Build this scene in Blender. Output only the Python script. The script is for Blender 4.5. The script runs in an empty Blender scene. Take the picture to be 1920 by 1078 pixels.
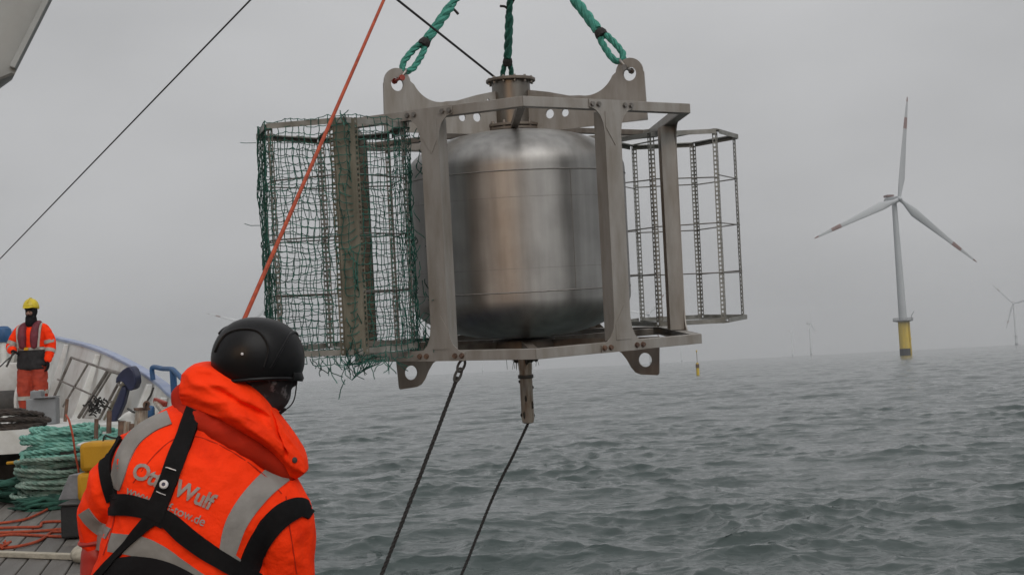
import bpy, bmesh, math, random
import numpy as np
from mathutils import Vector, Matrix, noise
from mathutils.geometry import tessellate_polygon
from mathutils.bvhtree import BVHTree

R = math.radians
random.seed(7)
scene = bpy.context.scene
col = scene.collection

# ------------------------------------------------------------------ camera
FPX = 2200.0                    # focal length in pixels of the 1920 wide photograph
EYE = 4.2                       # eye height above the sea
PITCH, ROLL = R(3.98), R(-2.95)
cam_data = bpy.data.cameras.new('camera')
cam_data.sensor_width = 36.0
cam_data.lens = 36.0 * FPX / 1920.0
cam_data.clip_start = 0.1
cam_data.clip_end = 30000
cam = bpy.data.objects.new('camera', cam_data)
col.objects.link(cam)
CAM_ROT = (Matrix.Rotation(R(90) + PITCH, 3, 'X') @ Matrix.Rotation(ROLL, 3, 'Z'))
cam.matrix_world = Matrix.Translation((0, 0, EYE)) @ CAM_ROT.to_4x4()
scene.camera = cam
CR, CU, CF = CAM_ROT.col[0].copy(), CAM_ROT.col[1].copy(), -CAM_ROT.col[2].copy()

def U(px, py, d):
    """world point seen at photo pixel (px, py) at the distance d along +Y"""
    v = CAM_ROT @ Vector(((px - 960) / FPX, -(py - 539) / FPX, -1.0))
    v *= d / v.y
    return Vector((v.x, v.y, v.z + EYE))

# ------------------------------------------------------------------ sky, sun, exposure
SUN_EL, SUN_AZ = R(42), R(152)        # azimuth clockwise from +Y: behind the camera
world = bpy.data.worlds.new('World')
scene.world = world
world.use_nodes = True
wn, wl = world.node_tree.nodes, world.node_tree.links
wn.clear()
w_out = wn.new('ShaderNodeOutputWorld')
w_bg = wn.new('ShaderNodeBackground')
w_sky = wn.new('ShaderNodeTexSky')
w_sky.sky_type = 'NISHITA'
w_sky.sun_disc = False
w_sky.sun_elevation = SUN_EL
w_sky.sun_rotation = SUN_AZ
w_sky.air_density, w_sky.dust_density, w_sky.ozone_density = 1.0, 6.0, 1.0
w_hsv = wn.new('ShaderNodeHueSaturation')
w_hsv.inputs['Saturation'].default_value = 0.10
w_tc = wn.new('ShaderNodeTexCoord')
w_map = wn.new('ShaderNodeMapping')
w_map.inputs['Scale'].default_value = (1.2, 1.2, 3.0)
w_noise = wn.new('ShaderNodeTexNoise')
w_noise.inputs['Scale'].default_value = 1.9
w_noise.inputs['Detail'].default_value = 4
w_noise.inputs['Roughness'].default_value = 0.45
w_ramp = wn.new('ShaderNodeValToRGB')
w_ramp.color_ramp.elements[0].position = 0.3
w_ramp.color_ramp.elements[0].color = (2.85, 2.88, 2.94, 1)
w_ramp.color_ramp.elements[1].position = 0.72
w_ramp.color_ramp.elements[1].color = (3.95, 3.98, 4.05, 1)
w_mix = wn.new('ShaderNodeMixRGB')
w_mix.inputs['Fac'].default_value = 0.93
wl.new(w_sky.outputs[0], w_hsv.inputs['Color'])
wl.new(w_tc.outputs['Generated'], w_map.inputs[0])
wl.new(w_map.outputs[0], w_noise.inputs['Vector'])
wl.new(w_noise.outputs[0], w_ramp.inputs[0])
wl.new(w_hsv.outputs[0], w_mix.inputs[1])
wl.new(w_ramp.outputs[0], w_mix.inputs[2])
# an overcast sky brightens towards the zenith
w_sep = wn.new('ShaderNodeSeparateXYZ')
w_max = wn.new('ShaderNodeMath'); w_max.operation = 'MAXIMUM'; w_max.inputs[1].default_value = 0.0
w_pow = wn.new('ShaderNodeMath'); w_pow.operation = 'POWER'; w_pow.inputs[1].default_value = 1.7
w_gain = wn.new('ShaderNodeMath'); w_gain.operation = 'MULTIPLY_ADD'
w_gain.inputs[1].default_value = 0.75
w_gain.inputs[2].default_value = 1.0
w_mul = wn.new('ShaderNodeVectorMath'); w_mul.operation = 'SCALE'
wl.new(w_tc.outputs['Generated'], w_sep.inputs[0])
wl.new(w_sep.outputs['Z'], w_max.inputs[0])
wl.new(w_max.outputs[0], w_pow.inputs[0])
wl.new(w_pow.outputs[0], w_gain.inputs[0])
wl.new(w_mix.outputs[0], w_mul.inputs[0])
wl.new(w_gain.outputs[0], w_mul.inputs['Scale'])
wl.new(w_mul.outputs[0], w_bg.inputs['Color'])
w_bg.inputs['Strength'].default_value = 0.1
wl.new(w_bg.outputs[0], w_out.inputs['Surface'])

sun_data = bpy.data.lights.new('sun', 'SUN')
sun_data.energy = 0.75
sun_data.angle = R(50)
sun_data.color = (1.0, 0.97, 0.93)
sun = bpy.data.objects.new('sun', sun_data)
col.objects.link(sun)
sdir = Vector((math.sin(SUN_AZ) * math.cos(SUN_EL), math.cos(SUN_AZ) * math.cos(SUN_EL), math.sin(SUN_EL)))
sun.rotation_euler = sdir.to_track_quat('Z', 'Y').to_euler()
sun.location = (0, -20, 40)

vs = scene.view_settings
vs.view_transform = 'Standard'
vs.look = 'None'
vs.exposure = 0.40
vs.gamma = 1.0
vs.use_curve_mapping = False
scene.cycles.use_denoising = True
scene.cycles.max_bounces = 12
scene.cycles.volume_bounces = 10
scene.cycles.sample_clamp_indirect = 6.0

# ------------------------------------------------------------------ materials
MATS = {}
def mat(name, color, rough=0.6, metal=0.0, vary=0.18, scale=6.0, bump=0.0, bscale=40.0, stretch=(1, 1, 1),
        color2=None, spec=0.5, ramp=(0.35, 0.7), detail=5, rough_vary=0.0, coords='Object', bdist=0.01):
    if name in MATS:
        return MATS[name]
    m = bpy.data.materials.new(name)
    m.use_nodes = True
    nt = m.node_tree
    N, L = nt.nodes, nt.links
    b = N['Principled BSDF']
    b.inputs['Roughness'].default_value = rough
    b.inputs['Metallic'].default_value = metal
    b.inputs['Specular IOR Level'].default_value = spec
    tc = N.new('ShaderNodeTexCoord')
    mp = N.new('ShaderNodeMapping')
    mp.inputs['Scale'].default_value = stretch
    L.new(tc.outputs[coords], mp.inputs[0])
    nz = N.new('ShaderNodeTexNoise')
    nz.inputs['Scale'].default_value = scale
    nz.inputs['Detail'].default_value = detail
    nz.inputs['Roughness'].default_value = 0.6
    L.new(mp.outputs[0], nz.inputs['Vector'])
    rp = N.new('ShaderNodeValToRGB')
    rp.color_ramp.elements[0].position, rp.color_ramp.elements[1].position = ramp
    c2 = color2 if color2 else tuple(c * (1 - 2 * vary) for c in color)
    rp.color_ramp.elements[0].color = (*c2, 1)
    rp.color_ramp.elements[1].color = (*color, 1)
    L.new(nz.outputs[0], rp.inputs[0])
    L.new(rp.outputs[0], b.inputs['Base Color'])
    if rough_vary:
        mr = N.new('ShaderNodeMapRange')
        mr.inputs['To Min'].default_value = max(0.02, rough - rough_vary)
        mr.inputs['To Max'].default_value = min(1, rough + rough_vary)
        L.new(nz.outputs[0], mr.inputs['Value'])
        L.new(mr.outputs[0], b.inputs['Roughness'])
    if bump:
        n2 = N.new('ShaderNodeTexNoise')
        n2.inputs['Scale'].default_value = bscale
        n2.inputs['Detail'].default_value = 4
        L.new(mp.outputs[0], n2.inputs['Vector'])
        bp = N.new('ShaderNodeBump')
        bp.inputs['Strength'].default_value = bump
        bp.inputs['Distance'].default_value = bdist
        L.new(n2.outputs[0], bp.inputs['Height'])
        L.new(bp.outputs[0], b.inputs['Normal'])
    MATS[name] = m
    return m

M_steel = mat('frame_steel', (0.335, 0.32, 0.30), 0.5, 0.35, scale=3.0, stretch=(3, 3, 0.7), color2=(0.225, 0.20, 0.17), ramp=(0.28, 0.62), rough_vary=0.12, bump=0.08, bscale=60)
M_steel_dark = mat('stained_steel', (0.20, 0.175, 0.15), 0.55, 0.4, scale=4.0, stretch=(3, 3, 0.6), color2=(0.13, 0.105, 0.085), rough_vary=0.1)
M_post_green = mat('algae_steel', (0.075, 0.085, 0.065), 0.7, 0.2, scale=5, stretch=(3, 3, 0.6), color2=(0.03, 0.055, 0.04))
M_olive = mat('olive_stained_rail', (0.19, 0.175, 0.135), 0.65, 0.2, scale=6, stretch=(3, 3, 0.6), color2=(0.09, 0.085, 0.06))
M_galv = mat('galvanised_rail', (0.33, 0.33, 0.31), 0.55, 0.4, scale=8, color2=(0.19, 0.185, 0.165))
M_bolt = mat('bolt_steel', (0.3, 0.28, 0.26), 0.4, 0.8, scale=20)
M_iron = mat('dark_iron', (0.07, 0.065, 0.06), 0.6, 0.4, scale=12, bump=0.2)
M_rust = mat('rusty_iron', (0.20, 0.12, 0.08), 0.75, 0.2, scale=14, color2=(0.08, 0.05, 0.04), bump=0.3)
M_redpin = mat('red_pin', (0.35, 0.05, 0.03), 0.5, 0.0, scale=20)
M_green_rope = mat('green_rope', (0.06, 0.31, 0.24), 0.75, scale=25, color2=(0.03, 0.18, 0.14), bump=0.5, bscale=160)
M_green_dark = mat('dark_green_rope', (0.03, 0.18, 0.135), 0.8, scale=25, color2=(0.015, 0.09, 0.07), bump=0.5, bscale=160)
M_coil = mat('coil_rope', (0.24, 0.47, 0.39), 0.85, scale=12, color2=(0.09, 0.27, 0.22), bump=0.6, bscale=70)
M_coil_old = mat('old_coil_rope', (0.33, 0.41, 0.35), 0.9, scale=9, color2=(0.10, 0.19, 0.15), bump=0.6, bscale=70)
M_net = mat('net_twine', (0.018, 0.12, 0.09), 0.8, scale=14, color2=(0.009, 0.048, 0.038))
M_netheap = mat('net_heap', (0.03, 0.12, 0.085), 0.9, scale=7, color2=(0.006, 0.03, 0.022), bump=0.8, bscale=40)
M_orange_rope = mat('orange_rope', (0.45, 0.075, 0.025), 0.8, scale=30, color2=(0.26, 0.04, 0.018), bump=0.4, bscale=150)
M_black_rope = mat('black_rope', (0.025, 0.023, 0.022), 0.8, scale=30, bump=0.6, bscale=120)
M_cable = mat('black_cable', (0.03, 0.03, 0.032), 0.5, scale=20)
M_white_paint = mat('ship_white_paint', (0.62, 0.62, 0.60), 0.45, scale=2.5, color2=(0.42, 0.40, 0.36), ramp=(0.25, 0.55), bump=0.06, bscale=14)
M_boom = mat('crane_paint', (0.29, 0.305, 0.30), 0.5, scale=2.5, color2=(0.225, 0.235, 0.228), ramp=(0.25, 0.6))
M_cream = mat('cream_paint', (0.60, 0.46, 0.31), 0.5, scale=2.0, vary=0.08)
M_blue_cap = mat('rail_blue', (0.34, 0.38, 0.48), 0.4, scale=3, color2=(0.20, 0.25, 0.40))
M_blue = mat('deck_blue', (0.03, 0.11, 0.26), 0.45, scale=6)
M_navy = mat('navy_paint', (0.015, 0.02, 0.06), 0.5, scale=6)
M_hull = mat('hull_blue', (0.03, 0.06, 0.18), 0.45, scale=1.5)
M_yellow = mat('yellow_foam', (0.50, 0.245, 0.002), 0.65, scale=5, color2=(0.36, 0.17, 0.002), ramp=(0.2, 0.5), bump=0.15, bscale=30)
M_rubber = mat('black_rubber', (0.025, 0.024, 0.024), 0.8, scale=8, bump=0.3)
M_grey = mat('grey_paint', (0.22, 0.23, 0.24), 0.5, scale=4)
M_conc = mat('concrete', (0.26, 0.26, 0.27), 0.9, scale=8, bump=0.4)
M_plank = mat('deck_plank', (0.18, 0.17, 0.155), 0.72, scale=3.0, stretch=(9, 0.8, 4), color2=(0.11, 0.095, 0.08), ramp=(0.25, 0.75), bump=0.5, bscale=9, rough_vary=0.15)
M_plank2 = mat('deck_plank_wet', (0.145, 0.137, 0.127), 0.6, scale=2.6, stretch=(9, 0.8, 4), color2=(0.075, 0.065, 0.055), ramp=(0.25, 0.75), bump=0.5, bscale=9, rough_vary=0.2)
M_pitch = mat('deck_pitch', (0.018, 0.016, 0.014), 0.8)
M_wood = mat('pale_wood', (0.48, 0.43, 0.34), 0.7, scale=5, stretch=(1, 8, 8))
M_jacket = mat('orange_jacket', (0.96, 0.044, 0.005), 0.72, scale=7, detail=9, color2=(0.66, 0.022, 0.003), ramp=(0.22, 0.52), bump=0.35, bscale=30, spec=0.12, bdist=0.02)
M_seam_shade = mat('seam_shade_orange', (0.55, 0.025, 0.006), 0.8, scale=6, spec=0.2)  # darker jacket orange: seams, and shade under the hood put into the collar
M_trouser = mat('orange_trouser', (0.42, 0.042, 0.012), 0.75, scale=6, color2=(0.24, 0.022, 0.008), bump=0.3)
M_sleeve = mat('red_glove', (0.42, 0.022, 0.010), 0.5, scale=8, bump=0.2)
M_vest = mat('red_vest', (0.18, 0.018, 0.03), 0.7, scale=10, color2=(0.09, 0.01, 0.018))
M_black_cloth = mat('black_cloth', (0.013, 0.013, 0.015), 0.9, spec=0.15, scale=10, bump=0.2)
M_strap = mat('black_webbing', (0.008, 0.008, 0.009), 0.8, spec=0.15, scale=60, bump=0.3, bscale=300, bdist=0.002)
M_tape = mat('reflective_tape', (0.235, 0.23, 0.22), 0.5, scale=12, color2=(0.175, 0.17, 0.16), bump=0.2, bscale=40)
M_tape2 = mat('pale_reflective_tape', (0.42, 0.385, 0.34), 0.55, scale=12)
M_print = mat('grey_print', (0.26, 0.235, 0.215), 0.6, scale=45, color2=(0.34, 0.12, 0.08), ramp=(0.3, 0.5))
M_helmet = mat('black_helmet', (0.008, 0.008, 0.009), 0.36, spec=0.2, scale=9, bump=0.05, bscale=200, rough_vary=0.08)
M_helmet_y = mat('yellow_helmet', (0.72, 0.55, 0.02), 0.4, scale=9)
M_balaclava = mat('dark_balaclava', (0.016, 0.015, 0.017), 0.9, scale=26, color2=(0.12, 0.115, 0.12), ramp=(0.37, 0.44), bump=0.3)
M_skin = mat('skin', (0.36, 0.20, 0.15), 0.55, scale=20)
M_white_metal = mat('white_metal', (0.7, 0.7, 0.72), 0.3, scale=20)
M_turbine = mat('turbine_white', (0.42, 0.435, 0.445), 0.5, scale=0.05, vary=0.04)
M_turbine_hazed = mat('turbine_haze_tint', (0.62, 0.63, 0.64), 0.5, scale=0.05, vary=0.04)  # haze put into the colour: paler so far turbines sink into the sky
M_turb_red = mat('turbine_red', (0.25, 0.145, 0.13), 0.5, scale=0.1)
M_turb_yel = mat('turbine_yellow', (0.66, 0.46, 0.03), 0.5, scale=0.3, stretch=(1, 1, 0.2), color2=(0.45, 0.32, 0.05))
M_turb_dark = mat('waterline_growth', (0.05, 0.05, 0.055), 0.8, scale=0.5)
M_window = mat('dark_window', (0.02, 0.025, 0.03), 0.1)
M_growth = mat('marine_growth', (0.05, 0.045, 0.035), 0.9, scale=40, color2=(0.02, 0.018, 0.015), bump=0.8, bscale=90)
M_neck = mat('neck_steel', (0.22, 0.21, 0.19), 0.42, 0.85, scale=5, stretch=(4, 4, 0.6), color2=(0.17, 0.15, 0.13))
M_stem = mat('stem_pipe', (0.52, 0.475, 0.41), 0.4, 0.6, scale=10, stretch=(4, 4, 0.6), color2=(0.26, 0.19, 0.14))

def tank_material():
    m = bpy.data.materials.new('brushed_stainless')
    m.use_nodes = True
    N, L = m.node_tree.nodes, m.node_tree.links
    b = N['Principled BSDF']
    b.inputs['Metallic'].default_value = 1.0
    b.inputs['Roughness'].default_value = 0.30
    b.inputs['Anisotropic'].default_value = 0.42
    b.inputs['Anisotropic Rotation'].default_value = 0.25
    tg = N.new('ShaderNodeTangent')
    tg.direction_type = 'RADIAL'
    tg.axis = 'Z'
    L.new(tg.outputs[0], b.inputs['Tangent'])
    tc = N.new('ShaderNodeTexCoord')
    mp = N.new('ShaderNodeMapping')
    mp.inputs['Scale'].default_value = (2.2, 2.2, 2.2)
    L.new(tc.outputs['Object'], mp.inputs[0])
    nz = N.new('ShaderNodeTexNoise')
    nz.inputs['Scale'].default_value = 1.6
    nz.inputs['Detail'].default_value = 7
    L.new(mp.outputs[0], nz.inputs['Vector'])
    rp = N.new('ShaderNodeValToRGB')
    rp.color_ramp.elements[0].position, rp.color_ramp.elements[1].position = 0.3, 0.7
    rp.color_ramp.elements[0].color = (0.34, 0.33, 0.315, 1)
    rp.color_ramp.elements[1].color = (0.47, 0.46, 0.445, 1)
    L.new(nz.outputs[0], rp.inputs[0])
    ms = N.new('ShaderNodeMapping')
    ms.inputs['Scale'].default_value = (9, 9, 0.8)
    L.new(tc.outputs['Object'], ms.inputs[0])
    ns = N.new('ShaderNodeTexNoise')
    ns.inputs['Scale'].default_value = 1.5
    ns.inputs['Detail'].default_value = 5
    L.new(ms.outputs[0], ns.inputs['Vector'])
    rs = N.new('ShaderNodeMapRange')
    rs.inputs['From Min'].default_value, rs.inputs['From Max'].default_value = 0.3, 0.75
    rs.inputs['To Min'].default_value, rs.inputs['To Max'].default_value = 1.0, 0.72
    L.new(ns.outputs[0], rs.inputs['Value'])
    sc = N.new('ShaderNodeVectorMath'); sc.operation = 'SCALE'
    L.new(rp.outputs[0], sc.inputs[0]); L.new(rs.outputs[0], sc.inputs['Scale'])
    L.new(sc.outputs[0], b.inputs['Base Color'])
    mr = N.new('ShaderNodeMapRange')
    mr.inputs['To Min'].default_value = 0.42
    mr.inputs['To Max'].default_value = 0.56
    L.new(nz.outputs[0], mr.inputs['Value'])
    L.new(mr.outputs[0], b.inputs['Roughness'])
    m2 = N.new('ShaderNodeMapping')
    m2.inputs['Scale'].default_value = (3, 3, 90)
    L.new(tc.outputs['Object'], m2.inputs[0])
    n2 = N.new('ShaderNodeTexNoise')
    n2.inputs['Scale'].default_value = 3
    L.new(m2.outputs[0], n2.inputs['Vector'])
    n3 = N.new('ShaderNodeTexNoise')
    n3.inputs['Scale'].default_value = 2.5
    n3.inputs['Detail'].default_value = 1
    L.new(tc.outputs['Object'], n3.inputs['Vector'])
    ad = N.new('ShaderNodeMath')
    ad.operation = 'MULTIPLY_ADD'
    ad.inputs[1].default_value = 0.04
    L.new(n2.outputs[0], ad.inputs[0])
    L.new(n3.outputs[0], ad.inputs[2])
    bp = N.new('ShaderNodeBump')
    bp.inputs['Strength'].default_value = 0.14
    bp.inputs['Distance'].default_value = 0.02
    L.new(ad.outputs[0], bp.inputs['Height'])
    L.new(bp.outputs[0], b.inputs['Normal'])
    return m
M_tank = tank_material()
M_weld = mat('weld_seam', (0.30, 0.29, 0.275), 0.6, 0.6, scale=30)

def sea_material():
    m = bpy.data.materials.new('sea_water')
    m.use_nodes = True
    N, L = m.node_tree.nodes, m.node_tree.links
    b = N['Principled BSDF']
    b.inputs['Base Color'].default_value = (0.044, 0.060, 0.057, 1)
    b.inputs['Roughness'].default_value = 0.07
    b.inputs['IOR'].default_value = 1.333
    tc = N.new('ShaderNodeTexCoord')
    mp = N.new('ShaderNodeMapping')
    mp.inputs['Rotation'].default_value = (0, 0, R(12))
    mp.inputs['Scale'].default_value = (0.55, 1.0, 1.0)
    L.new(tc.outputs['Object'], mp.inputs[0])
    def ridged(scale, detail, gain):
        n_ = N.new('ShaderNodeTexNoise')
        n_.inputs['Scale'].default_value = scale
        n_.inputs['Detail'].default_value = detail
        n_.inputs['Roughness'].default_value = 0.55
        n_.inputs['Distortion'].default_value = 0.6
        L.new(mp.outputs[0], n_.inputs['Vector'])
        a_ = N.new('ShaderNodeMath'); a_.operation = 'SUBTRACT'; a_.inputs[1].default_value = 0.5
        b_ = N.new('ShaderNodeMath'); b_.operation = 'ABSOLUTE'
        c_ = N.new('ShaderNodeMath'); c_.operation = 'MULTIPLY'; c_.inputs[1].default_value = -gain
        L.new(n_.outputs[0], a_.inputs[0]); L.new(a_.outputs[0], b_.inputs[0]); L.new(b_.outputs[0], c_.inputs[0])
        return c_
    r1, r2 = ridged(1.6, 2, 0.50), ridged(4.5, 3, 0.30)
    sw = N.new('ShaderNodeTexNoise')
    sw.inputs['Scale'].default_value = 0.42
    sw.inputs['Detail'].default_value = 2
    L.new(mp.outputs[0], sw.inputs['Vector'])
    ad0 = N.new('ShaderNodeMath'); ad0.operation = 'ADD'
    L.new(r1.outputs[0], ad0.inputs[0]); L.new(r2.outputs[0], ad0.inputs[1])
    ad = N.new('ShaderNodeMath'); ad.operation = 'MULTIPLY_ADD'; ad.inputs[1].default_value = 4.2
    L.new(sw.outputs[0], ad.inputs[0]); L.new(ad0.outputs[0], ad.inputs[2])
    bp = N.new('ShaderNodeBump')
    bp.inputs['Strength'].default_value = 0.8
    bp.inputs['Distance'].default_value = 0.13
    L.new(ad.outputs[0], bp.inputs['Height'])
    L.new(bp.outputs[0], b.inputs['Normal'])
    return m
M_sea = sea_material()

# ------------------------------------------------------------------ mesh helpers
class MB:
    def __init__(self):
        self.v, self.f = [], []
    def add(self, vs, fs):
        o = len(self.v)
        self.v += [Vector(p) for p in vs]
        self.f += [tuple(i + o for i in f) for f in fs]
        return self
    def box(self, c, s, rot=None):
        c = Vector(c)
        pts = []
        for z in (-.5, .5):
            for y in (-.5, .5):
                for x in (-.5, .5):
                    p = Vector((x * s[0], y * s[1], z * s[2]))
                    pts.append(c + (rot @ p if rot is not None else p))
        return self.add(pts, [(0, 2, 3, 1), (4, 5, 7, 6), (0, 1, 5, 4), (2, 6, 7, 3), (0, 4, 6, 2), (1, 3, 7, 5)])
    def bar(self, a, b, w, h, up=(0, 0, 1)):
        a, b = Vector(a), Vector(b)
        d = (b - a)
        L = d.length
        d.normalize()
        s = d.cross(Vector(up))
        if s.length < 1e-5:
            s = d.cross(Vector((0, 1, 0)))
        s.normalize()
        u = s.cross(d)
        return self.box((a + b) / 2, (w, L, h), Matrix((s, d, u)).transposed())
    def tube(self, pts, r, n=8, cap=True, closed=False):
        pts = [Vector(p) for p in pts]
        m = len(pts)
        rr = r if isinstance(r, (list, tuple)) else [r] * m
        t0 = (pts[1] - pts[0]).normalized()
        nrm = t0.orthogonal().normalized()
        vs, fs = [], []
        for i in range(m):
            if closed:
                t = pts[(i + 1) % m] - pts[i - 1]
            else:
                t = pts[min(i + 1, m - 1)] - pts[max(i - 1, 0)]
            t = t.normalized() if t.length > 1e-9 else t0
            nrm = nrm - t * nrm.dot(t)
            nrm = nrm.normalized() if nrm.length > 1e-6 else t.orthogonal().normalized()
            bn = t.cross(nrm)
            for k in range(n):
                a = 2 * math.pi * k / n
                vs.append(pts[i] + (nrm * math.cos(a) + bn * math.sin(a)) * rr[i])
        for i in range(m if closed else m - 1):
            j = (i + 1) % m
            for k in range(n):
                l = (k + 1) % n
                fs.append((i * n + k, i * n + l, j * n + l, j * n + k))
        if cap and not closed:
            fs.append(tuple(range(n - 1, -1, -1)))
            fs.append(tuple((m - 1) * n + k for k in range(n)))
        return self.add(vs, fs)
    def lathe(self, prof, n=32, mtx=None, cap=True):
        vs, fs = [], []
        m = len(prof)
        for r, z in prof:
            for k in range(n):
                a = 2 * math.pi * k / n
                p = Vector((r * math.cos(a), r * math.sin(a), z))
                vs.append(mtx @ p if mtx is not None else p)
        for i in range(m - 1):
            for k in range(n):
                l = (k + 1) % n
                fs.append((i * n + k, i * n + l, (i + 1) * n + l, (i + 1) * n + k))
        if cap:
            fs.append(tuple(range(n - 1, -1, -1)))
            fs.append(tuple((m - 1) * n + k for k in range(n)))
        return self.add(vs, fs)
    def prism(self, outline, holes, t0, t1, mtx):
        """2-D outline (with holes) extruded from t0 to t1; mtx maps (x, y, t) to space"""
        loops = [[Vector((p[0], p[1], 0)) for p in outline]] + [[Vector((p[0], p[1], 0)) for p in h] for h in holes]
        flat = [p for l in loops for p in l]
        tris = tessellate_polygon(loops)
        n = len(flat)
        vs = [mtx @ Vector((p.x, p.y, t0)) for p in flat] + [mtx @ Vector((p.x, p.y, t1)) for p in flat]
        fs = [tuple(t) for t in tris] + [tuple(i + n for i in reversed(t)) for t in tris]
        o = 0
        for l in loops:
            k = len(l)
            for i in range(k):
                j = (i + 1) % k
                fs.append((o + i, o + j, o + j + n, o + i + n))
            o += k
        return self.add(vs, fs)
    def ellipsoid(self, c, rad, rot=None, nu=16, nv=10):
        c = Vector(c)
        vs, fs = [], []
        for i in range(nv + 1):
            th = math.pi * i / nv
            for k in range(nu):
                a = 2 * math.pi * k / nu
                p = Vector((rad[0] * math.sin(th) * math.cos(a), rad[1] * math.sin(th) * math.sin(a), rad[2] * math.cos(th)))
                vs.append(c + (rot @ p if rot is not None else p))
        for i in range(nv):
            for k in range(nu):
                l = (k + 1) % nu
                fs.append((i * nu + k, (i + 1) * nu + k, (i + 1) * nu + l, i * nu + l))
        return self.add(vs, fs)
    def loft(self, secs, n=20, power=2.0):
        """secs: (centre, axis_u, axis_v, a, b)"""
        vs, fs = [], []
        for c, u, v, a, b in secs:
            for k in range(n):
                t = 2 * math.pi * k / n
                ct, st = math.cos(t), math.sin(t)
                x = math.copysign(abs(ct) ** (2 / power), ct)
                y = math.copysign(abs(st) ** (2 / power), st)
                vs.append(Vector(c) + Vector(u) * (a * x) + Vector(v) * (b * y))
        m = len(secs)
        for i in range(m - 1):
            for k in range(n):
                l = (k + 1) % n
                fs.append((i * n + k, i * n + l, (i + 1) * n + l, (i + 1) * n + k))
        fs.append(tuple(range(n - 1, -1, -1)))
        fs.append(tuple((m - 1) * n + k for k in range(n)))
        return self.add(vs, fs)

MW = {}                                                     # world matrix of every empty

def finish(me, smooth):
    bm = bmesh.new()
    bm.from_mesh(me)
    bmesh.ops.remove_doubles(bm, verts=bm.verts, dist=1e-5)
    bmesh.ops.recalc_face_normals(bm, faces=bm.faces)
    bm.to_mesh(me)
    bm.free()
    if smooth is not None:
        me.polygons.foreach_set('use_smooth', [True] * len(me.polygons))
        me.set_sharp_from_angle(angle=R(smooth))

def link(name, mb, material, parent=None, smooth=35, local=False, bevel=0.0, me=None):
    """one mesh object; vertices in world space unless local (then in the parent's space)"""
    pm = MW.get(parent.name, Matrix.Identity(4)) if parent else None
    if me is None:
        me = bpy.data.meshes.new(name)
        vs = mb.v
        if parent and not local:
            inv = pm.inverted()
            vs = [inv @ p for p in vs]
        me.from_pydata([tuple(p) for p in vs], [], mb.f)
        finish(me, smooth)
    o = bpy.data.objects.new(name, me)
    col.objects.link(o)
    if parent is None and not local and len(me.vertices):
        co = np.empty(len(me.vertices) * 3)
        me.vertices.foreach_get('co', co)
        co = co.reshape(-1, 3)
        lo, hi = co.min(0), co.max(0)
        base = Vector(((lo[0] + hi[0]) / 2, (lo[1] + hi[1]) / 2, lo[2]))
        me.transform(Matrix.Translation(-base))
        o.location = base
        MW[o.name] = Matrix.Translation(base)
    if parent:
        o.parent = parent
        MW[o.name] = pm
    if not me.materials:
        me.materials.append(material)
    if bevel:
        bv = o.modifiers.new('bevel', 'BEVEL')
        bv.width = bevel
        bv.segments = 2
        bv.limit_method = 'ANGLE'
    return o

def empty(name, mtx, parent=None):
    o = bpy.data.objects.new(name, None)
    col.objects.link(o)
    o.empty_display_size = 0.2
    if parent:
        o.parent = parent
        o.matrix_local = mtx
        MW[o.name] = MW[parent.name] @ mtx
    else:
        o.matrix_world = mtx
        MW[o.name] = mtx.copy()
    return o

def tag(o, label=None, cat=None, group=None, kind=None):
    if label: o['label'] = label
    if cat: o['category'] = cat
    if group: o['group'] = group
    if kind: o['kind'] = kind
    return o

def T(v):
    return Matrix.Translation(Vector(v))

def smooth_path(pts, n=8):
    pts = [Vector(p) for p in pts]
    out = []
    P = [pts[0] * 2 - pts[1]] + pts + [pts[-1] * 2 - pts[-2]]
    for i in range(1, len(P) - 2):
        for k in range(n):
            t = k / n
            a, b, c, d = P[i - 1], P[i], P[i + 1], P[i + 2]
            out.append(0.5 * ((2 * b) + (c - a) * t + (2 * a - 5 * b + 4 * c - d) * t * t + (3 * b - a - 3 * c + d) * t ** 3))
    out.append(pts[-1])
    return out

def resample(pts, step):
    pts = [Vector(p) for p in pts]
    out = [pts[0]]
    acc = 0.0
    for a, b in zip(pts, pts[1:]):
        L = (b - a).length
        d = step - acc
        while d <= L:
            out.append(a + (b - a) * (d / L))
            d += step
        acc = (acc + L) % step
    out.append(pts[-1])
    return out

def frames(pts):
    nrm = (pts[1] - pts[0]).normalized().orthogonal().normalized()
    res = []
    for i in range(len(pts)):
        t = (pts[min(i + 1, len(pts) - 1)] - pts[max(i - 1, 0)]).normalized()
        nrm = (nrm - t * nrm.dot(t)).normalized()
        res.append((t, nrm.copy(), t.cross(nrm)))
    return res

def twisted(mb, pts, r, strands=3, lay=None, step=None, n=6):
    """a laid rope of twisted strands along a path; r = radius of the whole rope"""
    lay = lay or r * 7
    step = step or lay / 10
    P = resample(pts, step)
    F = frames(P)
    sr = r * 0.54
    for s in range(strands):
        q = []
        for i, p in enumerate(P):
            a = 2 * math.pi * (s / strands + i * step / lay)
            q.append(p + (F[i][1] * math.cos(a) + F[i][2] * math.sin(a)) * (r - sr))
        mb.tube(q, sr, n)

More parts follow.
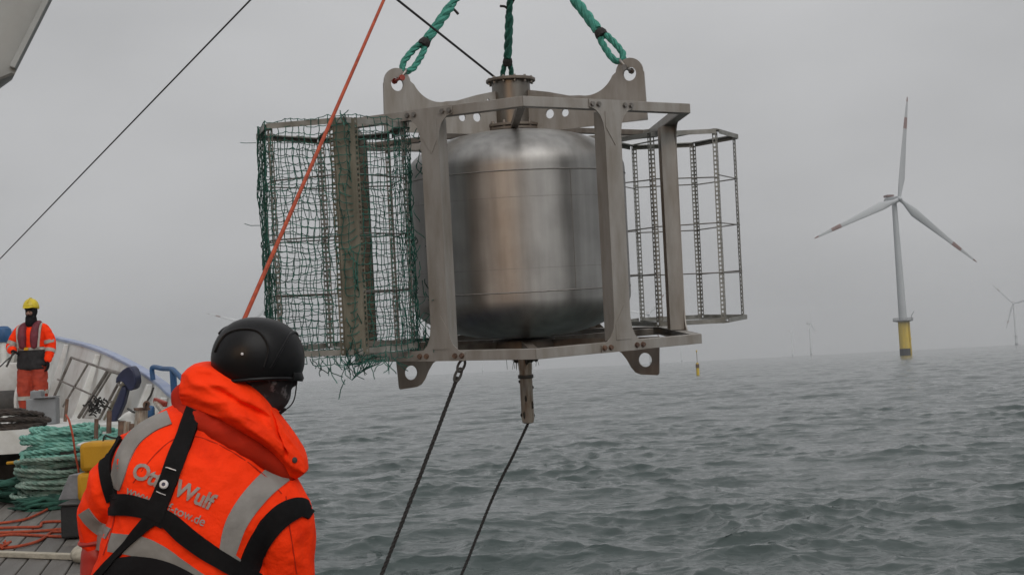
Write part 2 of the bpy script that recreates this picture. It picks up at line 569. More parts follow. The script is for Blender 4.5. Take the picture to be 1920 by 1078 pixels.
def evaluated(mb, voxel, smooth_it=4, name='tmp'):
    """voxel-unite the closed shapes in mb into ONE continuous surface"""
    me = bpy.data.meshes.new(name)
    me.from_pydata([tuple(p) for p in mb.v], [], mb.f)
    bm = bmesh.new(); bm.from_mesh(me)
    bmesh.ops.recalc_face_normals(bm, faces=bm.faces)
    bm.to_mesh(me); bm.free()
    o = bpy.data.objects.new(name, me)
    col.objects.link(o)
    rm = o.modifiers.new('r', 'REMESH'); rm.mode = 'VOXEL'; rm.voxel_size = voxel
    sm = o.modifiers.new('s', 'SMOOTH'); sm.iterations = smooth_it; sm.factor = 0.6
    dg = bpy.context.evaluated_depsgraph_get()
    out = bpy.data.meshes.new_from_object(o.evaluated_get(dg), depsgraph=dg)
    bpy.data.objects.remove(o)
    out.polygons.foreach_set('use_smooth', [True] * len(out.polygons))
    return out

def wrinkle(me, amp, scale, stretch=(1, 1, 1), seed=0.0):
    nv = len(me.vertices)
    nr = np.empty(nv * 3); me.vertices.foreach_get('normal', nr)
    co = np.empty(nv * 3); me.vertices.foreach_get('co', co)
    nr, co = nr.reshape(-1, 3), co.reshape(-1, 3)
    d = np.empty(nv)
    for i in range(nv):
        p = Vector((co[i, 0] * stretch[0], co[i, 1] * stretch[1], co[i, 2] * stretch[2])) * scale + Vector((seed, seed * 2, 0))
        p += noise.noise_vector(p * 0.6) * 0.8
        d[i] = (1 - 2.2 * abs(noise.noise(p))) * 0.7 + 0.4 * noise.noise(p * 2.3)
    co += nr * (d * amp)[:, None]
    me.vertices.foreach_set('co', co.ravel())
    me.update()

def to_parent(me, parent):
    me.transform(MW[parent.name].inverted())

# ------------------------------------------------------------------ sea
def build_sea():
    rng = np.random.default_rng(3)
    def ring(n0, r0, r1, k):
        rs = [r0]
        while rs[-1] < r1:
            r = rs[-1]
            rs.append(r + (0.0036 * r if r < 90 else 0.0058 * r))
        return np.array(rs)
    def displace(X, Y, sp):
        dx, dy, dz = np.zeros_like(X), np.zeros_like(X), np.zeros_like(X)
        bands = ((5, 7.0, 16.0, 0.030, 0.40, 1.3), (16, 2.2, 6.5, 0.029, 0.50, 1.5), (44, 0.70, 2.2, 0.030, 0.62, 1.6), (60, 0.22, 0.70, 0.021, 0.80, 1.3))
        patch = 0.55 + 0.9 * np.clip(np.sin(X * 0.31 + 2.1 * np.sin(Y * 0.11)) * np.sin(Y * 0.23 + 1.7 * np.sin(X * 0.07)) * 0.5 + 0.5, 0, 1)
        for nw, l0, l1, ak, spread, Q in bands:
            lam = l0 * (l1 / l0) ** rng.uniform(0, 1, nw)
            th = R(-84) + rng.normal(0, spread, nw)
            ph = rng.uniform(0, 2 * np.pi, nw)
            for L_, t, p in zip(lam, th, ph):
                k = 2 * np.pi / L_
                a = ak / k
                fade = np.clip((L_ / sp - 1.5) / 1.5, 0, 1)
                if l0 < 1:
                    fade = fade * patch
                q = k * (X * np.cos(t) + Y * np.sin(t)) + p
                s, c = np.sin(q), np.cos(q)
                dz += a * fade * (c + 0.12 * np.cos(2 * q))
                dx -= Q * a * fade * np.cos(t) * s
                dy -= Q * a * fade * np.sin(t) * s
        grp = 0.75 + 0.5 * (np.sin(X * 0.061 + 1.3 * np.sin(Y * 0.023)) * np.sin(Y * 0.047 + 0.7) * 0.5 + 0.5)
        return dx * grp, dy * grp, dz * grp
    verts, faces = [], []
    off = 0
    r = ring(0, 9.0, 4300.0, 0.0050)
    front = np.linspace(R(90 - 30), R(90 + 30), 740)
    back = np.linspace(R(90 + 30), R(360 + 90 - 30), 120)
    rng_state = rng.bit_generator.state
    for ang, rr in ((front, r), (back, r[::6] if r[::6][-1] == r[-1] else np.append(r[::6], r[-1]))):
        rng.bit_generator.state = rng_state
        A, RR = np.meshgrid(ang, rr)
        X, Y = RR * np.cos(A), RR * np.sin(A)
        dr = np.gradient(rr)[:, None] * np.ones_like(X)
        sp = np.maximum(dr * 0.75, RR * abs(ang[1] - ang[0]))
        dx, dy, dz = displace(X, Y, sp)
        if ang is back:
            w = np.clip(np.minimum(A - ang[0], ang[-1] - A) / 0.1, 0, 1) * 0 + 1
            edge = (np.arange(len(ang)) == 0) | (np.arange(len(ang)) == len(ang) - 1)
            dz = np.where(edge[None, :], dz - 0.3, dz)
        ni, nj = X.shape
        verts.append(np.stack([X + dx, Y + dy, dz], -1).reshape(-1, 3))
        idx = (np.arange(ni * nj) + off).reshape(ni, nj)
        faces.append(np.stack([idx[:-1, :-1], idx[1:, :-1], idx[1:, 1:], idx[:-1, 1:]], -1).reshape(-1, 4))
        off += ni * nj
    # the sheet under the ship
    n = 48
    a = np.linspace(0, 2 * np.pi, n, endpoint=False)
    verts.append(np.vstack([[0, 0, -0.45], np.stack([9.6 * np.cos(a), 9.6 * np.sin(a), np.full(n, -0.45)], -1)]))
    tri = np.array([[off, off + 1 + i, off + 1 + (i + 1) % n, off + 1 + (i + 1) % n] for i in range(n)])
    V = np.vstack(verts)
    F = np.vstack(faces)
    me = bpy.data.meshes.new('sea')
    nf = len(F)
    me.vertices.add(len(V)); me.vertices.foreach_set('co', V.ravel())
    me.loops.add(nf * 4 + n * 3)
    li = np.concatenate([F.ravel(), tri[:, :3].ravel()])
    me.loops.foreach_set('vertex_index', li.astype(np.int32))
    me.polygons.add(nf + n)
    ls = np.concatenate([np.arange(nf) * 4, nf * 4 + np.arange(n) * 3])
    me.polygons.foreach_set('loop_start', ls.astype(np.int32))
    me.polygons.foreach_set('use_smooth', np.ones(nf + n, bool))
    me.update(calc_edges=True)
    me.validate()
    o = bpy.data.objects.new('sea', me)
    col.objects.link(o)
    me.materials.append(M_sea)
    tag(o, 'choppy grey-green open sea reaching to the horizon', 'sea', kind='structure')
    return o
build_sea()

# ------------------------------------------------------------------ haze
def build_haze():
    mb = MB().box((0, 0, 89), (9000, 9000, 182))
    m = bpy.data.materials.new('haze_air')
    m.use_nodes = True
    N, L = m.node_tree.nodes, m.node_tree.links
    N.remove(N['Principled BSDF'])
    pv = N.new('ShaderNodeVolumePrincipled')
    pv.inputs['Color'].default_value = (0.992, 0.994, 0.998, 1)
    pv.inputs['Density'].default_value = 0.00021
    pv.inputs['Anisotropy'].default_value = 0.85
    L.new(pv.outputs[0], N['Material Output'].inputs['Volume'])
    o = link('haze', mb, m, smooth=None)
    tag(o, 'pale grey drizzle haze hanging over the sea', 'haze', kind='stuff')
build_haze()

# ------------------------------------------------------------------ the ship
AX = Vector((-0.2387, 0.9711, 0))          # ship's heading
PR = Vector((0.9711, 0.2387, 0))           # to starboard
def deck_z(y):
    return EYE - 1.85 + 0.05 * y
FORE_Z = EYE - 0.40

def top_pt(px, py, d):
    return U(px, py, d)
stbd = [Vector((0.36 + 0.2458 * 6, -6, EYE - 0.75)), Vector((0.36, 0, EYE - 0.62)), Vector((-1.485, 7.5, EYE - 0.50)), Vector((-2.15, 10, EYE - 0.42)), Vector((-2.93, 12, EYE - 0.30)),
        top_pt(335, 750, 14), top_pt(300, 722, 14.8), top_pt(250, 689, 16), top_pt(182, 657, 17.9), top_pt(112, 638, 20), top_pt(55, 628, 21.2), top_pt(11, 622, 21.9)]
CL0 = Vector((-3.76, -1.03, 0))
def mirror(p):
    d = p - CL0
    lat = d.x * PR.x + d.y * PR.y
    return p - PR * (2 * lat)

def build_ship():
    root = empty('work_ship', T((stbd[9].x, stbd[9].y, 0.0)))
    tag(root, 'white bow of the work ship with blue rail cap along its bulwark', 'ship')
    S = smooth_path(stbd, 6)
    n_gate = 2 * 6 + 4                                    # the side is open aft of this station
    def side(path, sgn, names):
        m = len(path)
        inb = []
        for i in range(m):
            t = (path[min(i + 1, m - 1)] - path[max(i - 1, 0)])
            t.z = 0
            t.normalize()
            nrm = Vector((-t.y, t.x, 0)) * sgn        # inboard
            inb.append(nrm)
        inner, outer = MB(), MB()
        vi, vo = [], []
        for i, p in enumerate(path):
            fl = 0.30 * min(1, max(0, (p.y - 13) / 5)) if sgn > 0 else 0.3 * min(1, max(0, (i - 30) / 20))
            zb = FORE_Z - 0.3 if (i > 30) else deck_z(p.y) - 0.1
            vi.append((p, p + inb[i] * (0.04 + fl) + Vector((0, 0, zb - p.z))))
            vo.append((p, p + inb[i] * (0.1 + 1.2 * (i / m) ** 2) + Vector((0, 0, -0.8 - p.z))))
        # bulwark as one plate with two skins
        vs, fs = [], []
        a0 = n_gate
        for i in range(a0, m):
            tp, bt = vi[i]
            vs += [tp + inb[i] * 0.03, bt, tp - inb[i] * 0.03, bt - inb[i] * 0.08]
        for i in range(m - a0 - 1):
            o = i * 4
            fs += [(o, o + 4, o + 5, o + 1), (o + 2, o + 3, o + 7, o + 6), (o, o + 2, o + 6, o + 4), (o + 1, o + 5, o + 7, o + 3)]
        link('bulwark', MB().add(vs, fs), M_white_paint, root, smooth=40)
        # hull skin below
        vs, fs = [], []
        for i in range(m):
            tp, bt = vo[i]
            zt = deck_z(tp.y) - 0.05 if i < 30 else FORE_Z - 0.2
            f = (tp.z - zt) / (tp.z - bt.z)
            vs += [tp.lerp(bt, f) - inb[i] * 0.10, bt]
        for i in range(m - 1):
            fs.append((i * 2, i * 2 + 2, i * 2 + 3, i * 2 + 1))
        link('hull_side', MB().add(vs, fs), M_hull, root, smooth=40)
        # rail cap
        vs, fs = [], []
        for i in range(a0, m):
            tp = path[i]
            for dx, dz in ((0.055, 0.0), (0.055, 0.05), (-0.075, 0.05), (-0.075, 0.0)):
                vs.append(tp + inb[i] * dx + Vector((0, 0, dz)))
        for i in range(m - a0 - 1):
            for k in range(4):
                l = (k + 1) % 4
                fs.append((i * 4 + k, i * 4 + l, i * 4 + 4 + l, i * 4 + 4 + k))
        fs += [(0, 1, 2, 3), tuple((m - a0 - 1) * 4 + k for k in (3, 2, 1, 0))]
        link('rail_cap', MB().add(vs, fs), M_blue_cap, root, smooth=40, bevel=0.012)
        # stiffener ribs on the inner face
        if sgn > 0:
            for i in range(32, m - 2, 5):
                tp, bt = vi[i]
                a = tp + inb[i] * 0.05 - Vector((0, 0, 0.02))
                b = bt + inb[i] * 0.10 + Vector((0, 0, 0.05))
                t = (path[i + 1] - path[i - 1]).normalized()
                mb = MB()
                q = [a + t * 0.035, a - t * 0.035, b - t * 0.035, b + t * 0.035]
                q2 = [a + t * 0.035 + inb[i] * 0.07, a - t * 0.035 + inb[i] * 0.07, b - t * 0.035 + inb[i] * 0.16, b + t * 0.035 + inb[i] * 0.16]
                mb.add(q + q2, [(0, 1, 2, 3), (4, 7, 6, 5), (0, 4, 5, 1), (1, 5, 6, 2), (2, 6, 7, 3), (3, 7, 4, 0)])
                link('stiffener', mb, M_white_paint, root, smooth=None, bevel=0.008)
        return vi, inb
    vi, inb = side(S, 1, None)
    side([mirror(p) for p in S], -1, None)
    # forecastle deck: one slab between the two sides, its front edge square to the heading
    br = 30
    sp = [vi[i][1] for i in range(br, len(S))]
    pp = [mirror(p) for p in sp]
    poly = sp + pp[::-1]
    zt, zb = FORE_Z, FORE_Z - 0.27
    n = len(poly)
    mb = MB()
    mb.add([Vector((p.x, p.y, zt)) for p in poly] + [Vector((p.x, p.y, zb)) for p in poly],
           [tuple(range(n)), tuple(range(2 * n - 1, n - 1, -1))] + [(i, (i + 1) % n, (i + 1) % n + n, i + n) for i in range(n)])
    link('forecastle_deck', mb, M_white_paint, root, smooth=30)
    # dark bulkhead set back beneath the forecastle edge
    a, b = sp[0] + AX * 1.0, pp[0] + AX * 1.0
    mb = MB().add([Vector((a.x, a.y, zb)), Vector((b.x, b.y, zb)), Vector((b.x, b.y, 2.3)), Vector((a.x, a.y, 2.3))], [(0, 1, 2, 3)])
    link('bulkhead', mb, M_iron, root, smooth=None)
    # fixed blue hand rail outside the bulwark
    rail = [U(287, 712, 14.9), U(285, 692, 14.9), U(290, 688, 14.85), U(305, 691, 14.6), U(322, 692, 14.3), U(330, 698, 14.15), U(352, 722, 13.8), U(385, 760, 13.2)]
    mb = MB().tube(smooth_path(rail, 5), 0.031, 10)
    mb.tube([U(324, 692, 14.28), U(327, 742, 14.28)], 0.04, 10)
    link('hand_rail', mb, M_blue, root)
    return S, vi, inb
S_PATH, S_VI, S_INB = build_ship()

def build_deck():
    root = empty('main_deck', T((-4, 6, deck_z(6))))
    tag(root, 'weathered grey wooden main deck of the ship', 'deck', kind='structure')
    # pitch-black base sheet
    pts = []
    for t in (-11, 15.2):
        for l in (4.05, -4.2):
            p = CL0 + AX * t + PR * l
            pts.append(Vector((p.x, p.y, deck_z(p.y) - 0.045)))
    link('deck_base', MB().add(pts, [(0, 1, 3, 2)]), M_pitch, root, smooth=None)
    slope = Matrix.Rotation(math.atan(0.05 * AX.y), 3, PR)
    ax = slope @ AX
    up = PR.cross(ax)
    rot = Matrix((PR, ax, up)).transposed()
    w, gap = 0.195, 0.012
    meshes = {}
    rnd = random.Random(5)
    row = 0
    l = 4.0
    while l > -4.2:
        t = 1.0 - rnd.uniform(0, 1.8)
        while t < 14.9:
            L = rnd.choice((1.5, 2.1, 2.7))
            L_ = min(L, 15.0 - t)
            if L_ > 0.3:
                key = (round(L_, 2), rnd.randint(0, 1))
                if key not in meshes:
                    mb = MB().box((0, 0, 0), (w - gap, L_ - gap, 0.05))
                    me = bpy.data.meshes.new('plank')
                    me.from_pydata([tuple(p) for p in mb.v], [], mb.f)
                    me.materials.append(M_plank if key[1] else M_plank2)
                    bm = bmesh.new(); bm.from_mesh(me)
                    bmesh.ops.recalc_face_normals(bm, faces=bm.faces)
                    bmesh.ops.bevel(bm, geom=[e for e in bm.edges], offset=0.006, segments=1, affect='EDGES')
                    bm.to_mesh(me); bm.free()
                    meshes[key] = me
                c = CL0 + AX * (t + L_ / 2) + PR * (l - w / 2)
                c.z = deck_z(c.y) - 0.025 + rnd.uniform(-0.004, 0.004)
                o = bpy.data.objects.new('plank', meshes[key])
                col.objects.link(o)
                o.parent = root
                o.matrix_local = MW[root.name].inverted() @ T(c) @ rot.to_4x4()
            t += L
        l -= w
        row += 1
build_deck()

# ---- deckhouse and mast behind the camera (seen mirrored in the tank)
def build_deckhouse():
    base = CL0 + AX * (-4.6)
    root = empty('deckhouse', T((base.x, base.y, deck_z(base.y))))
    tag(root, 'cream deckhouse of the ship mirrored in the steel tank', 'deckhouse')
    def P(l, t, z):
        p = CL0 + AX * t + PR * l
        return Vector((p.x, p.y, z))
    z0 = deck_z(-2)
    rot = Matrix((PR, AX, Vector((0, 0, 1)))).transposed()
    c = P(-0.2, -8.0, z0 + 2.2)
    link('wall', MB().box(c, (8.2, 5.0, 4.4), rot), M_cream, root, smooth=None, bevel=0.05)
    c = P(-0.2, -8.0, z0 + 4.5)
    link('roof', MB().box(c, (8.8, 5.8, 0.16), rot), M_white_paint, root, smooth=None, bevel=0.03)
    for l in (-3.2, -1.8, -0.4, 1.0, 2.4):
        link('window', MB().box(P(l, -5.49, z0 + 3.2), (0.9, 0.06, 0.8), rot), M_window, root, smooth=None, bevel=0.02)
    link('door', MB().box(P(2.6, -5.48, z0 + 1.1), (0.8, 0.07, 1.9), rot), M_white_paint, root, smooth=None, bevel=0.03)
    return P, z0, rot
DH_P, DH_Z, DH_ROT = build_deckhouse()

def flood_lamp(pos, aim, watts, label):
    d = (Vector(aim) - Vector(pos)).normalized()
    q = d.to_track_quat('-Z', 'Y').to_matrix()
    root = empty('flood_lamp', T(pos))
    tag(root, label, 'lamp', group='warm flood lamps on the deckhouse')
    mtx = T(pos) @ q.to_4x4()
    mb = MB().prism([(-.2, -.15), (.2, -.15), (.2, .15), (-.2, .15)], [], 0.02, 0.18, mtx)
    link('housing', mb, M_iron, root, smooth=None, bevel=0.01)
    mb = MB().tube([Vector(pos) - d * 0.1, Vector(pos) - d * 0.3 - Vector((0, 0, 0.15))], 0.025, 8)
    link('bracket', mb, M_iron, root)
    ld = bpy.data.lights.new('flood_light', 'AREA')
    ld.shape = 'RECTANGLE'
    ld.size, ld.size_y = 0.36, 0.26
    ld.energy = watts
    ld.color = (1.0, 0.60, 0.30)
    lo = bpy.data.objects.new('flood_light', ld)
    col.objects.link(lo)
    lo.parent = root
    lo.matrix_local = q.to_4x4()
flood_lamp(DH_P(0.6, -4.9, DH_Z + 4.9), (0.0, 8.5, EYE + 1), 62, 'warm flood lamp on the deckhouse roof edge above the door side')
flood_lamp(DH_P(-3.0, -4.9, DH_Z + 4.9), (-1.0, 6.5, EYE), 55, 'warm flood lamp on the deckhouse roof edge farther to port')

# ---- crane whose boom end shows in the upper corner
def build_crane():
    elbow = U(-95, 235, 6.0)
    tip = U(965, -1750, 8.45)
    root = empty('deck_crane', T((elbow.x, elbow.y, deck_z(6))))
    tag(root, 'off-white deck crane boom reaching in at the upper corner', 'crane')
    d = (tip - elbow).normalized()
    w = d.cross(Vector((0, 1, 0))).normalized()
    if w.x < 0: w = -w                                # to the lower right of the boom
    n = d.cross(w).normalized()
    if n.y > 0: n = -n                                # towards the camera
    # boom section, traced by its lower right edge through (95,0)-(25,140)
    e0, e1 = U(26, 138, 5.8), U(96, 0, 5.88)
    L = (tip - elbow).length
    ed = (e1 - e0).normalized()
    def prof(s, k):
        return e0 + ed * s - w * 0.0 
    secs = []
    wd = ed.cross(Vector((0, 1, 0))).normalized()
    if wd.x < 0: wd = -wd
    nn = ed.cross(wd).normalized()
    if nn.y > 0: nn = -nn
    mb = MB()
    def ring(s, inset, half, depth):
        c = e0 + ed * s
        base = [(0.0, 0.012), (-0.012, 0.0), (-0.10, -0.03), (-0.34, -0.04), (-0.42, 0.02), (-0.46, 0.18), (-0.42, 0.32), (-0.28, 0.33), (-0.16, 0.26), (-0.06, 0.13)]
        return [c + wd * (x * half - inset) - nn * (y * depth) for x, y in base]
    rs = [ring(-0.075, 0.075, 0.7, 1), ring(0.0, 0.0, 1.0, 1), ring(4.5, 0.0, 0.9, 0.9), ring(9.5, 0.04, 0.65, 0.7)]
    k = len(rs[0])
    vs = [p for r_ in rs for p in r_]
    fs = []
    for i in range(len(rs) - 1):
        for j in range(k):
            l = (j + 1) % k
            fs.append((i * k + j, i * k + l, (i + 1) * k + l, (i + 1) * k + j))
    fs += [tuple(range(k)), tuple((len(rs) - 1) * k + j for j in range(k - 1, -1, -1))]
    mb.add(vs, fs)
    link('boom', mb, M_boom, root, smooth=28)
    mb = MB()
    mb.bar(e0 + ed * 0.02 - wd * 0.012 + nn * 0.012, e0 + ed * 4.5 - wd * 0.012 + nn * 0.012, 0.03, 0.025, up=nn)
    link('edge_flange', mb, M_boom, root, smooth=None, bevel=0.004)
    ped = e0 + Vector((-0.95, 0.2, -0.1))
    mb = MB().tube([Vector((ped.x, ped.y, deck_z(6) - 0.02)), ped], [0.38, 0.30], 20)
    link('pedestal', mb, M_boom, root)
    mb = MB().bar(ped + Vector((-0.1, 0, -0.05)), e0 - wd * 0.30 + ed * 0.15 - nn * 0.17, 0.24, 0.28, up=nn)
    link('knuckle', mb, M_boom, root, smooth=None, bevel=0.04)
    return e0 + ed * 9.4
CRANE_TIP = build_crane()

# ------------------------------------------------------------------ the lander: hexagonal frame round a tank
AXIS = U(985, 690, 8.47)
RIG = T((AXIS.x, 8.47, EYE + 0.156)) @ Matrix.Rotation(R(4.5), 4, 'X') @ Matrix.Rotation(R(2.5), 4, 'Z')
HEX_R, TOP_Z = 1.335, 1.60
APO = HEX_R * math.cos(R(30))

def polar(a, r, z=0.0):
    return Vector((math.cos(a) * r, math.sin(a) * r, z))
def arc(cx, cy, r, a0, a1, n):
    return [(cx + r * math.cos(R(a0 + (a1 - a0) * i / n)), cy + r * math.sin(R(a0 + (a1 - a0) * i / n))) for i in range(n + 1)]
def circle(cx, cy, r, n=20):
    return [(cx + r * math.cos(2 * math.pi * i / n), cy + r * math.sin(2 * math.pi * i / n)) for i in range(n)]

def build_lander():
    root = empty('tank_lander', RIG)
    tag(root, 'hexagonal stainless steel lander frame around a round tank hanging over the sea', 'lander')
    # ring beams
    for z0, z1, nm in ((TOP_Z - 0.062, TOP_Z, 'top_beam'), (0.0, 0.064, 'bottom_beam')):
        for k in range(6):
            a0, a1 = R(-90 + 60 * k), R(-30 + 60 * k)
            mid = (a0 + a1) / 2
            t = Vector((-math.sin(mid), math.cos(mid), 0))
            nrm = polar(mid, 1)
            half = HEX_R * 0.5 - 0.0015
            ih = half - 0.055 * math.tan(R(30))
            wt = 0.006
            # channel: outer web with two flanges
            mb = MB()
            def q(nd, tt, z): return nrm * (APO - nd) + t * tt + Vector((0, 0, z))
            def slab(n0, n1, za, zb):
                h0 = half - n0 * math.tan(R(30)); h1 = half - n1 * math.tan(R(30))
                mb.add([q(n0, -h0, za), q(n0, h0, za), q(n1, h1, za), q(n1, -h1, za), q(n0, -h0, zb), q(n0, h0, zb), q(n1, h1, zb), q(n1, -h1, zb)],
                       [(0, 1, 2, 3), (7, 6, 5, 4), (0, 4, 5, 1), (1, 5, 6, 2), (2, 6, 7, 3), (3, 7, 4, 0)])
            slab(0, wt, z0, z1)
            slab(wt + 0.0005, 0.07, z1 - wt, z1 - 0.0006)
            slab(wt + 0.0005, 0.07, z0 + 0.0006, z0 + wt)
            slab(0.0645, 0.0705, z0 + wt + 0.0005, z1 - wt - 0.0005) if nm == 'top_beam' else None
            link(nm, mb, M_steel, root, smooth=None, local=True, bevel=0.002)
    # posts bolted to the middle of each side
    w = 0.064
    TW, FH = 0.175, 0.17
    out = [(TW, 0.0), (TW, 0.055)] + arc(TW, 0.055 + FH, FH, 270, 200, 6)[1:] 
    prof_r = [(TW, 0.0), (TW, 0.05), (0.13, 0.066), (0.095, 0.10), (0.074, 0.15), (w, 0.22),
              (w, TOP_Z - 0.22), (0.074, TOP_Z - 0.15), (0.095, TOP_Z - 0.10), (0.13, TOP_Z - 0.066), (TW, TOP_Z - 0.05), (TW, TOP_Z)]
    outline = prof_r + [(-x, z) for x, z in reversed(prof_r)]
    for k in range(6):
        mid = R(-60 + 60 * k)
        t = Vector((-math.sin(mid), math.cos(mid), 0))
        nrm = polar(mid, 1)
        mtx = Matrix((( t.x, 0, nrm.x, nrm.x * APO), (t.y, 0, nrm.y, nrm.y * APO), (0, 1, 0, 0), (0, 0, 0, 1)))
        mb = MB().prism(outline, [], 0.003, 0.011, mtx)
        dep = 0.10
        for s in (-1, 1):
            mb.prism([(s * w - 0.004 * (s + 1), 0.068), (s * w - 0.004 * (s - 1), 0.068), (s * w - 0.004 * (s - 1), TOP_Z - 0.067), (s * w - 0.004 * (s + 1), TOP_Z - 0.067)], [], -dep, 0.0025, mtx)
        post = link('post', mb, M_steel if k in (0, 1, 5) else M_post_green if k == 3 else M_steel_dark, root, smooth=25, local=True)
        MW[post.name] = RIG
        # pointed doubler plates
        for zz, sg in ((TOP_Z - 0.075, -1), (0.075, 1)):
            mb = MB().prism([(-0.058, zz), (0.058, zz), (0.058, zz + sg * 0.13), (0.012, zz + sg * 0.215), (-0.058, zz + sg * 0.10)], [], 0.0113, 0.015, mtx)
            link('doubler_plate', mb, M_steel, post, smooth=None, local=True)
        for zz in (0.032, TOP_Z - 0.032):
            for tt in (-0.155, -0.105, 0.105, 0.155):
                m2 = mtx @ T((tt, zz, 0.0))
                mb = MB().prism(circle(0, 0, 0.0145, 6), [], 0.0112, 0.026, m2)
                mb.prism(circle(0, 0, 0.018, 12), [], 0.0111, 0.0135, m2)
                link('bolt', mb, M_rust if zz < 0.1 else M_bolt, post, smooth=None, local=True)
    # lifting plates: from the neck out to a lug, on three of the corners
    up = [(0.136, TOP_Z - 0.075), (0.136, 1.835)]
    up += [(0.30, 1.80), (0.46, 1.755)] + arc(0.60, 1.955, 0.215, 255, 332, 12)
    up += [(0.818, 1.875)] + arc(0.915, 1.860, 0.10, 168, 0, 12) + [(1.02, 1.855), (1.03, TOP_Z - 0.075)]
    for a in (-30, 90, 210):
        ar = R(a)
        t = Vector((-math.sin(ar), math.cos(ar), 0)); u = polar(ar, 1)
        mtx = Matrix(((u.x, 0, t.x, 0), (u.y, 0, t.y, 0), (0, 1, 0, 0), (0, 0, 0, 1)))
        holes = [circle(0.918, 1.850, 0.047), circle(0.30, 1.645, 0.033, 14), circle(0.42, 1.64, 0.028, 14), circle(0.20, 1.77, 0.010, 8), circle(0.20, 1.73, 0.010, 8)]
        mb = MB().prism(up, holes, -0.007, 0.007, mtx)
        link('lifting_plate', mb, M_steel, root, smooth=25, local=True)
        lo = [(0.06, 0.052), (0.06, -0.012), (0.64, -0.012)] + [(0.70, -0.022), (0.755, -0.055), (0.79, -0.10), (0.82, -0.155), (0.85, -0.19), (0.89, -0.205), (1.01, -0.21), (1.02, -0.20), (1.03, -0.03), (1.035, 0.052)]
        mb = MB().prism(lo, [circle(0.925, -0.105, 0.049)], -0.007, 0.007, mtx)
        link('lower_lug_plate', mb, M_steel_dark, root, smooth=25, local=True)
    # cross bars under the tank
    for a in (30, 150, 270):
        ar = R(a)
        u = polar(ar, 1)
        mb = MB().bar(u * 0.20 + Vector((0, 0, 0.03)), u * (APO * 1.02) + Vector((0, 0, 0.03)), 0.06, 0.05)
        link('cross_bar', mb, M_steel_dark, root, smooth=None, local=True, bevel=0.003)
        mb = MB().bar(u * 0.22 + Vector((0, 0, TOP_Z - 0.03)), u * (APO * 1.02) + Vector((0, 0, TOP_Z - 0.03)), 0.05, 0.04)
        link('cross_bar', mb, M_steel_dark, root, smooth=None, local=True, bevel=0.003)
    mb = MB().lathe([(0.24, -0.016), (0.24, 0.02), (0.22, 0.058), (0.10, 0.06)], 32)
    link('base_flange', mb, M_steel_dark, root, local=True)
    # tank
    TR = 0.785
    zb, z1, z2, zt = 0.065, 0.405, 1.205, 1.555
    prof = [(0.02, zb)]
    zk, zs = 0.352, 1.245
    for i in range(1, 17):
        a = R(90 * i / 16)
        prof.append((TR * math.sin(a) ** 0.92, zk - (zk - zb) * math.cos(a)))
    for i in range(1, 13):
        prof.append((TR, zk + (zs - zk) * i / 12))
    for i in range(1, 16):
        a = R(90 - 90 * i / 16)
        prof.append((TR * math.sin(a) ** 0.92, zs + (zt - zs) * math.cos(a)))
    prof.append((0.02, zt))
    tank = link('tank', MB().lathe(prof, 96), M_tank, root, smooth=30, local=True)
    MW[tank.name] = RIG
    for z, rr in ((z1, 0.0045), (z2, 0.0045), (1.03, 0.0013), (0.56, 0.0012)):
        pts = [polar(2 * math.pi * i / 96, TR, z) for i in range(96)]
        link('weld_bead', MB().tube(pts, rr, 6, closed=True), M_weld, tank, local=True)
    for a, za, zc in ((-65.5, z1, z2), (100, z1, z2)):
        link('weld_bead', MB().tube([polar(R(a), TR, za), polar(R(a), TR, zc)], 0.002, 6), M_weld, tank, local=True)
    # neck with its flanges
    neck = link('neck', MB().lathe([(0.138, zt - 0.02), (0.138, 1.905)], 40), M_neck, root, local=True)
    MW[neck.name] = RIG
    for z, r_, h in ((1.905, 0.178, 0.022), (zt + 0.022, 0.205, 0.02), (zt - 0.004, 0.20, 0.02)):
        link('flange', MB().lathe([(r_ - 0.004, z), (r_, z + 0.003), (r_, z + h - 0.003), (r_ - 0.004, z + h)], 40), M_steel_dark, neck, local=True)
    for i in range(12):
        c = polar(R(30 * i + 8), 0.185, 0)
        mtx = T((c.x, c.y, 0))
        link('bolt', MB().lathe([(0.011, zt - 0.02), (0.011, zt + 0.062)], 6, mtx), M_bolt, neck, local=True)
        c = polar(R(30 * i + 8), 0.155, 0)
        link('bolt', MB().lathe([(0.009, 1.89), (0.009, 1.938)], 6, T((c.x, c.y, 0))), M_bolt, neck, local=True)
    # tail pipe under the tank
    stem = link('tail_pipe', MB().lathe([(0.05, -0.02), (0.05, -0.16), (0.046, -0.17), (0.046, -0.52), (0.040, -0.545), (0.03, -0.55)], 24), M_stem, root, local=True)
    MW[stem.name] = RIG
    link('collar', MB().lathe([(0.054, -0.225), (0.056, -0.22), (0.056, -0.205), (0.054, -0.20)], 24), M_iron, stem, local=True)
    mb = MB()
    rnd = random.Random(4)
    for i in range(46):
        a, rr = rnd.uniform(0, 6.28), rnd.uniform(0.055, 0.115)
        c = polar(a, rr, -0.02 - rnd.uniform(0, 0.09) * (1.3 - rr / 0.12))
        mb.ellipsoid(c, (rnd.uniform(.012, .03), rnd.uniform(.012, .03), rnd.uniform(.02, .05)), None, 6, 4)
    for i in range(16):
        a, rr = rnd.uniform(0, 6.28), rnd.uniform(0.07, 0.25)
        c = polar(a, rr, -0.015)
        mb.tube([c, c + Vector((rnd.uniform(-.03, .03), 0, -rnd.uniform(.04, .14)))], 0.0022, 4)
    for i in range(10):
        a = rnd.uniform(0, 6.28)
        c = polar(a, 0.048, -rnd.uniform(0.2, 0.5))
        mb.ellipsoid(c, (.008, .008, rnd.uniform(.01, .03)), None, 6, 4)
    tag(link('marine_growth', mb, M_growth, stem, local=True), kind='stuff')

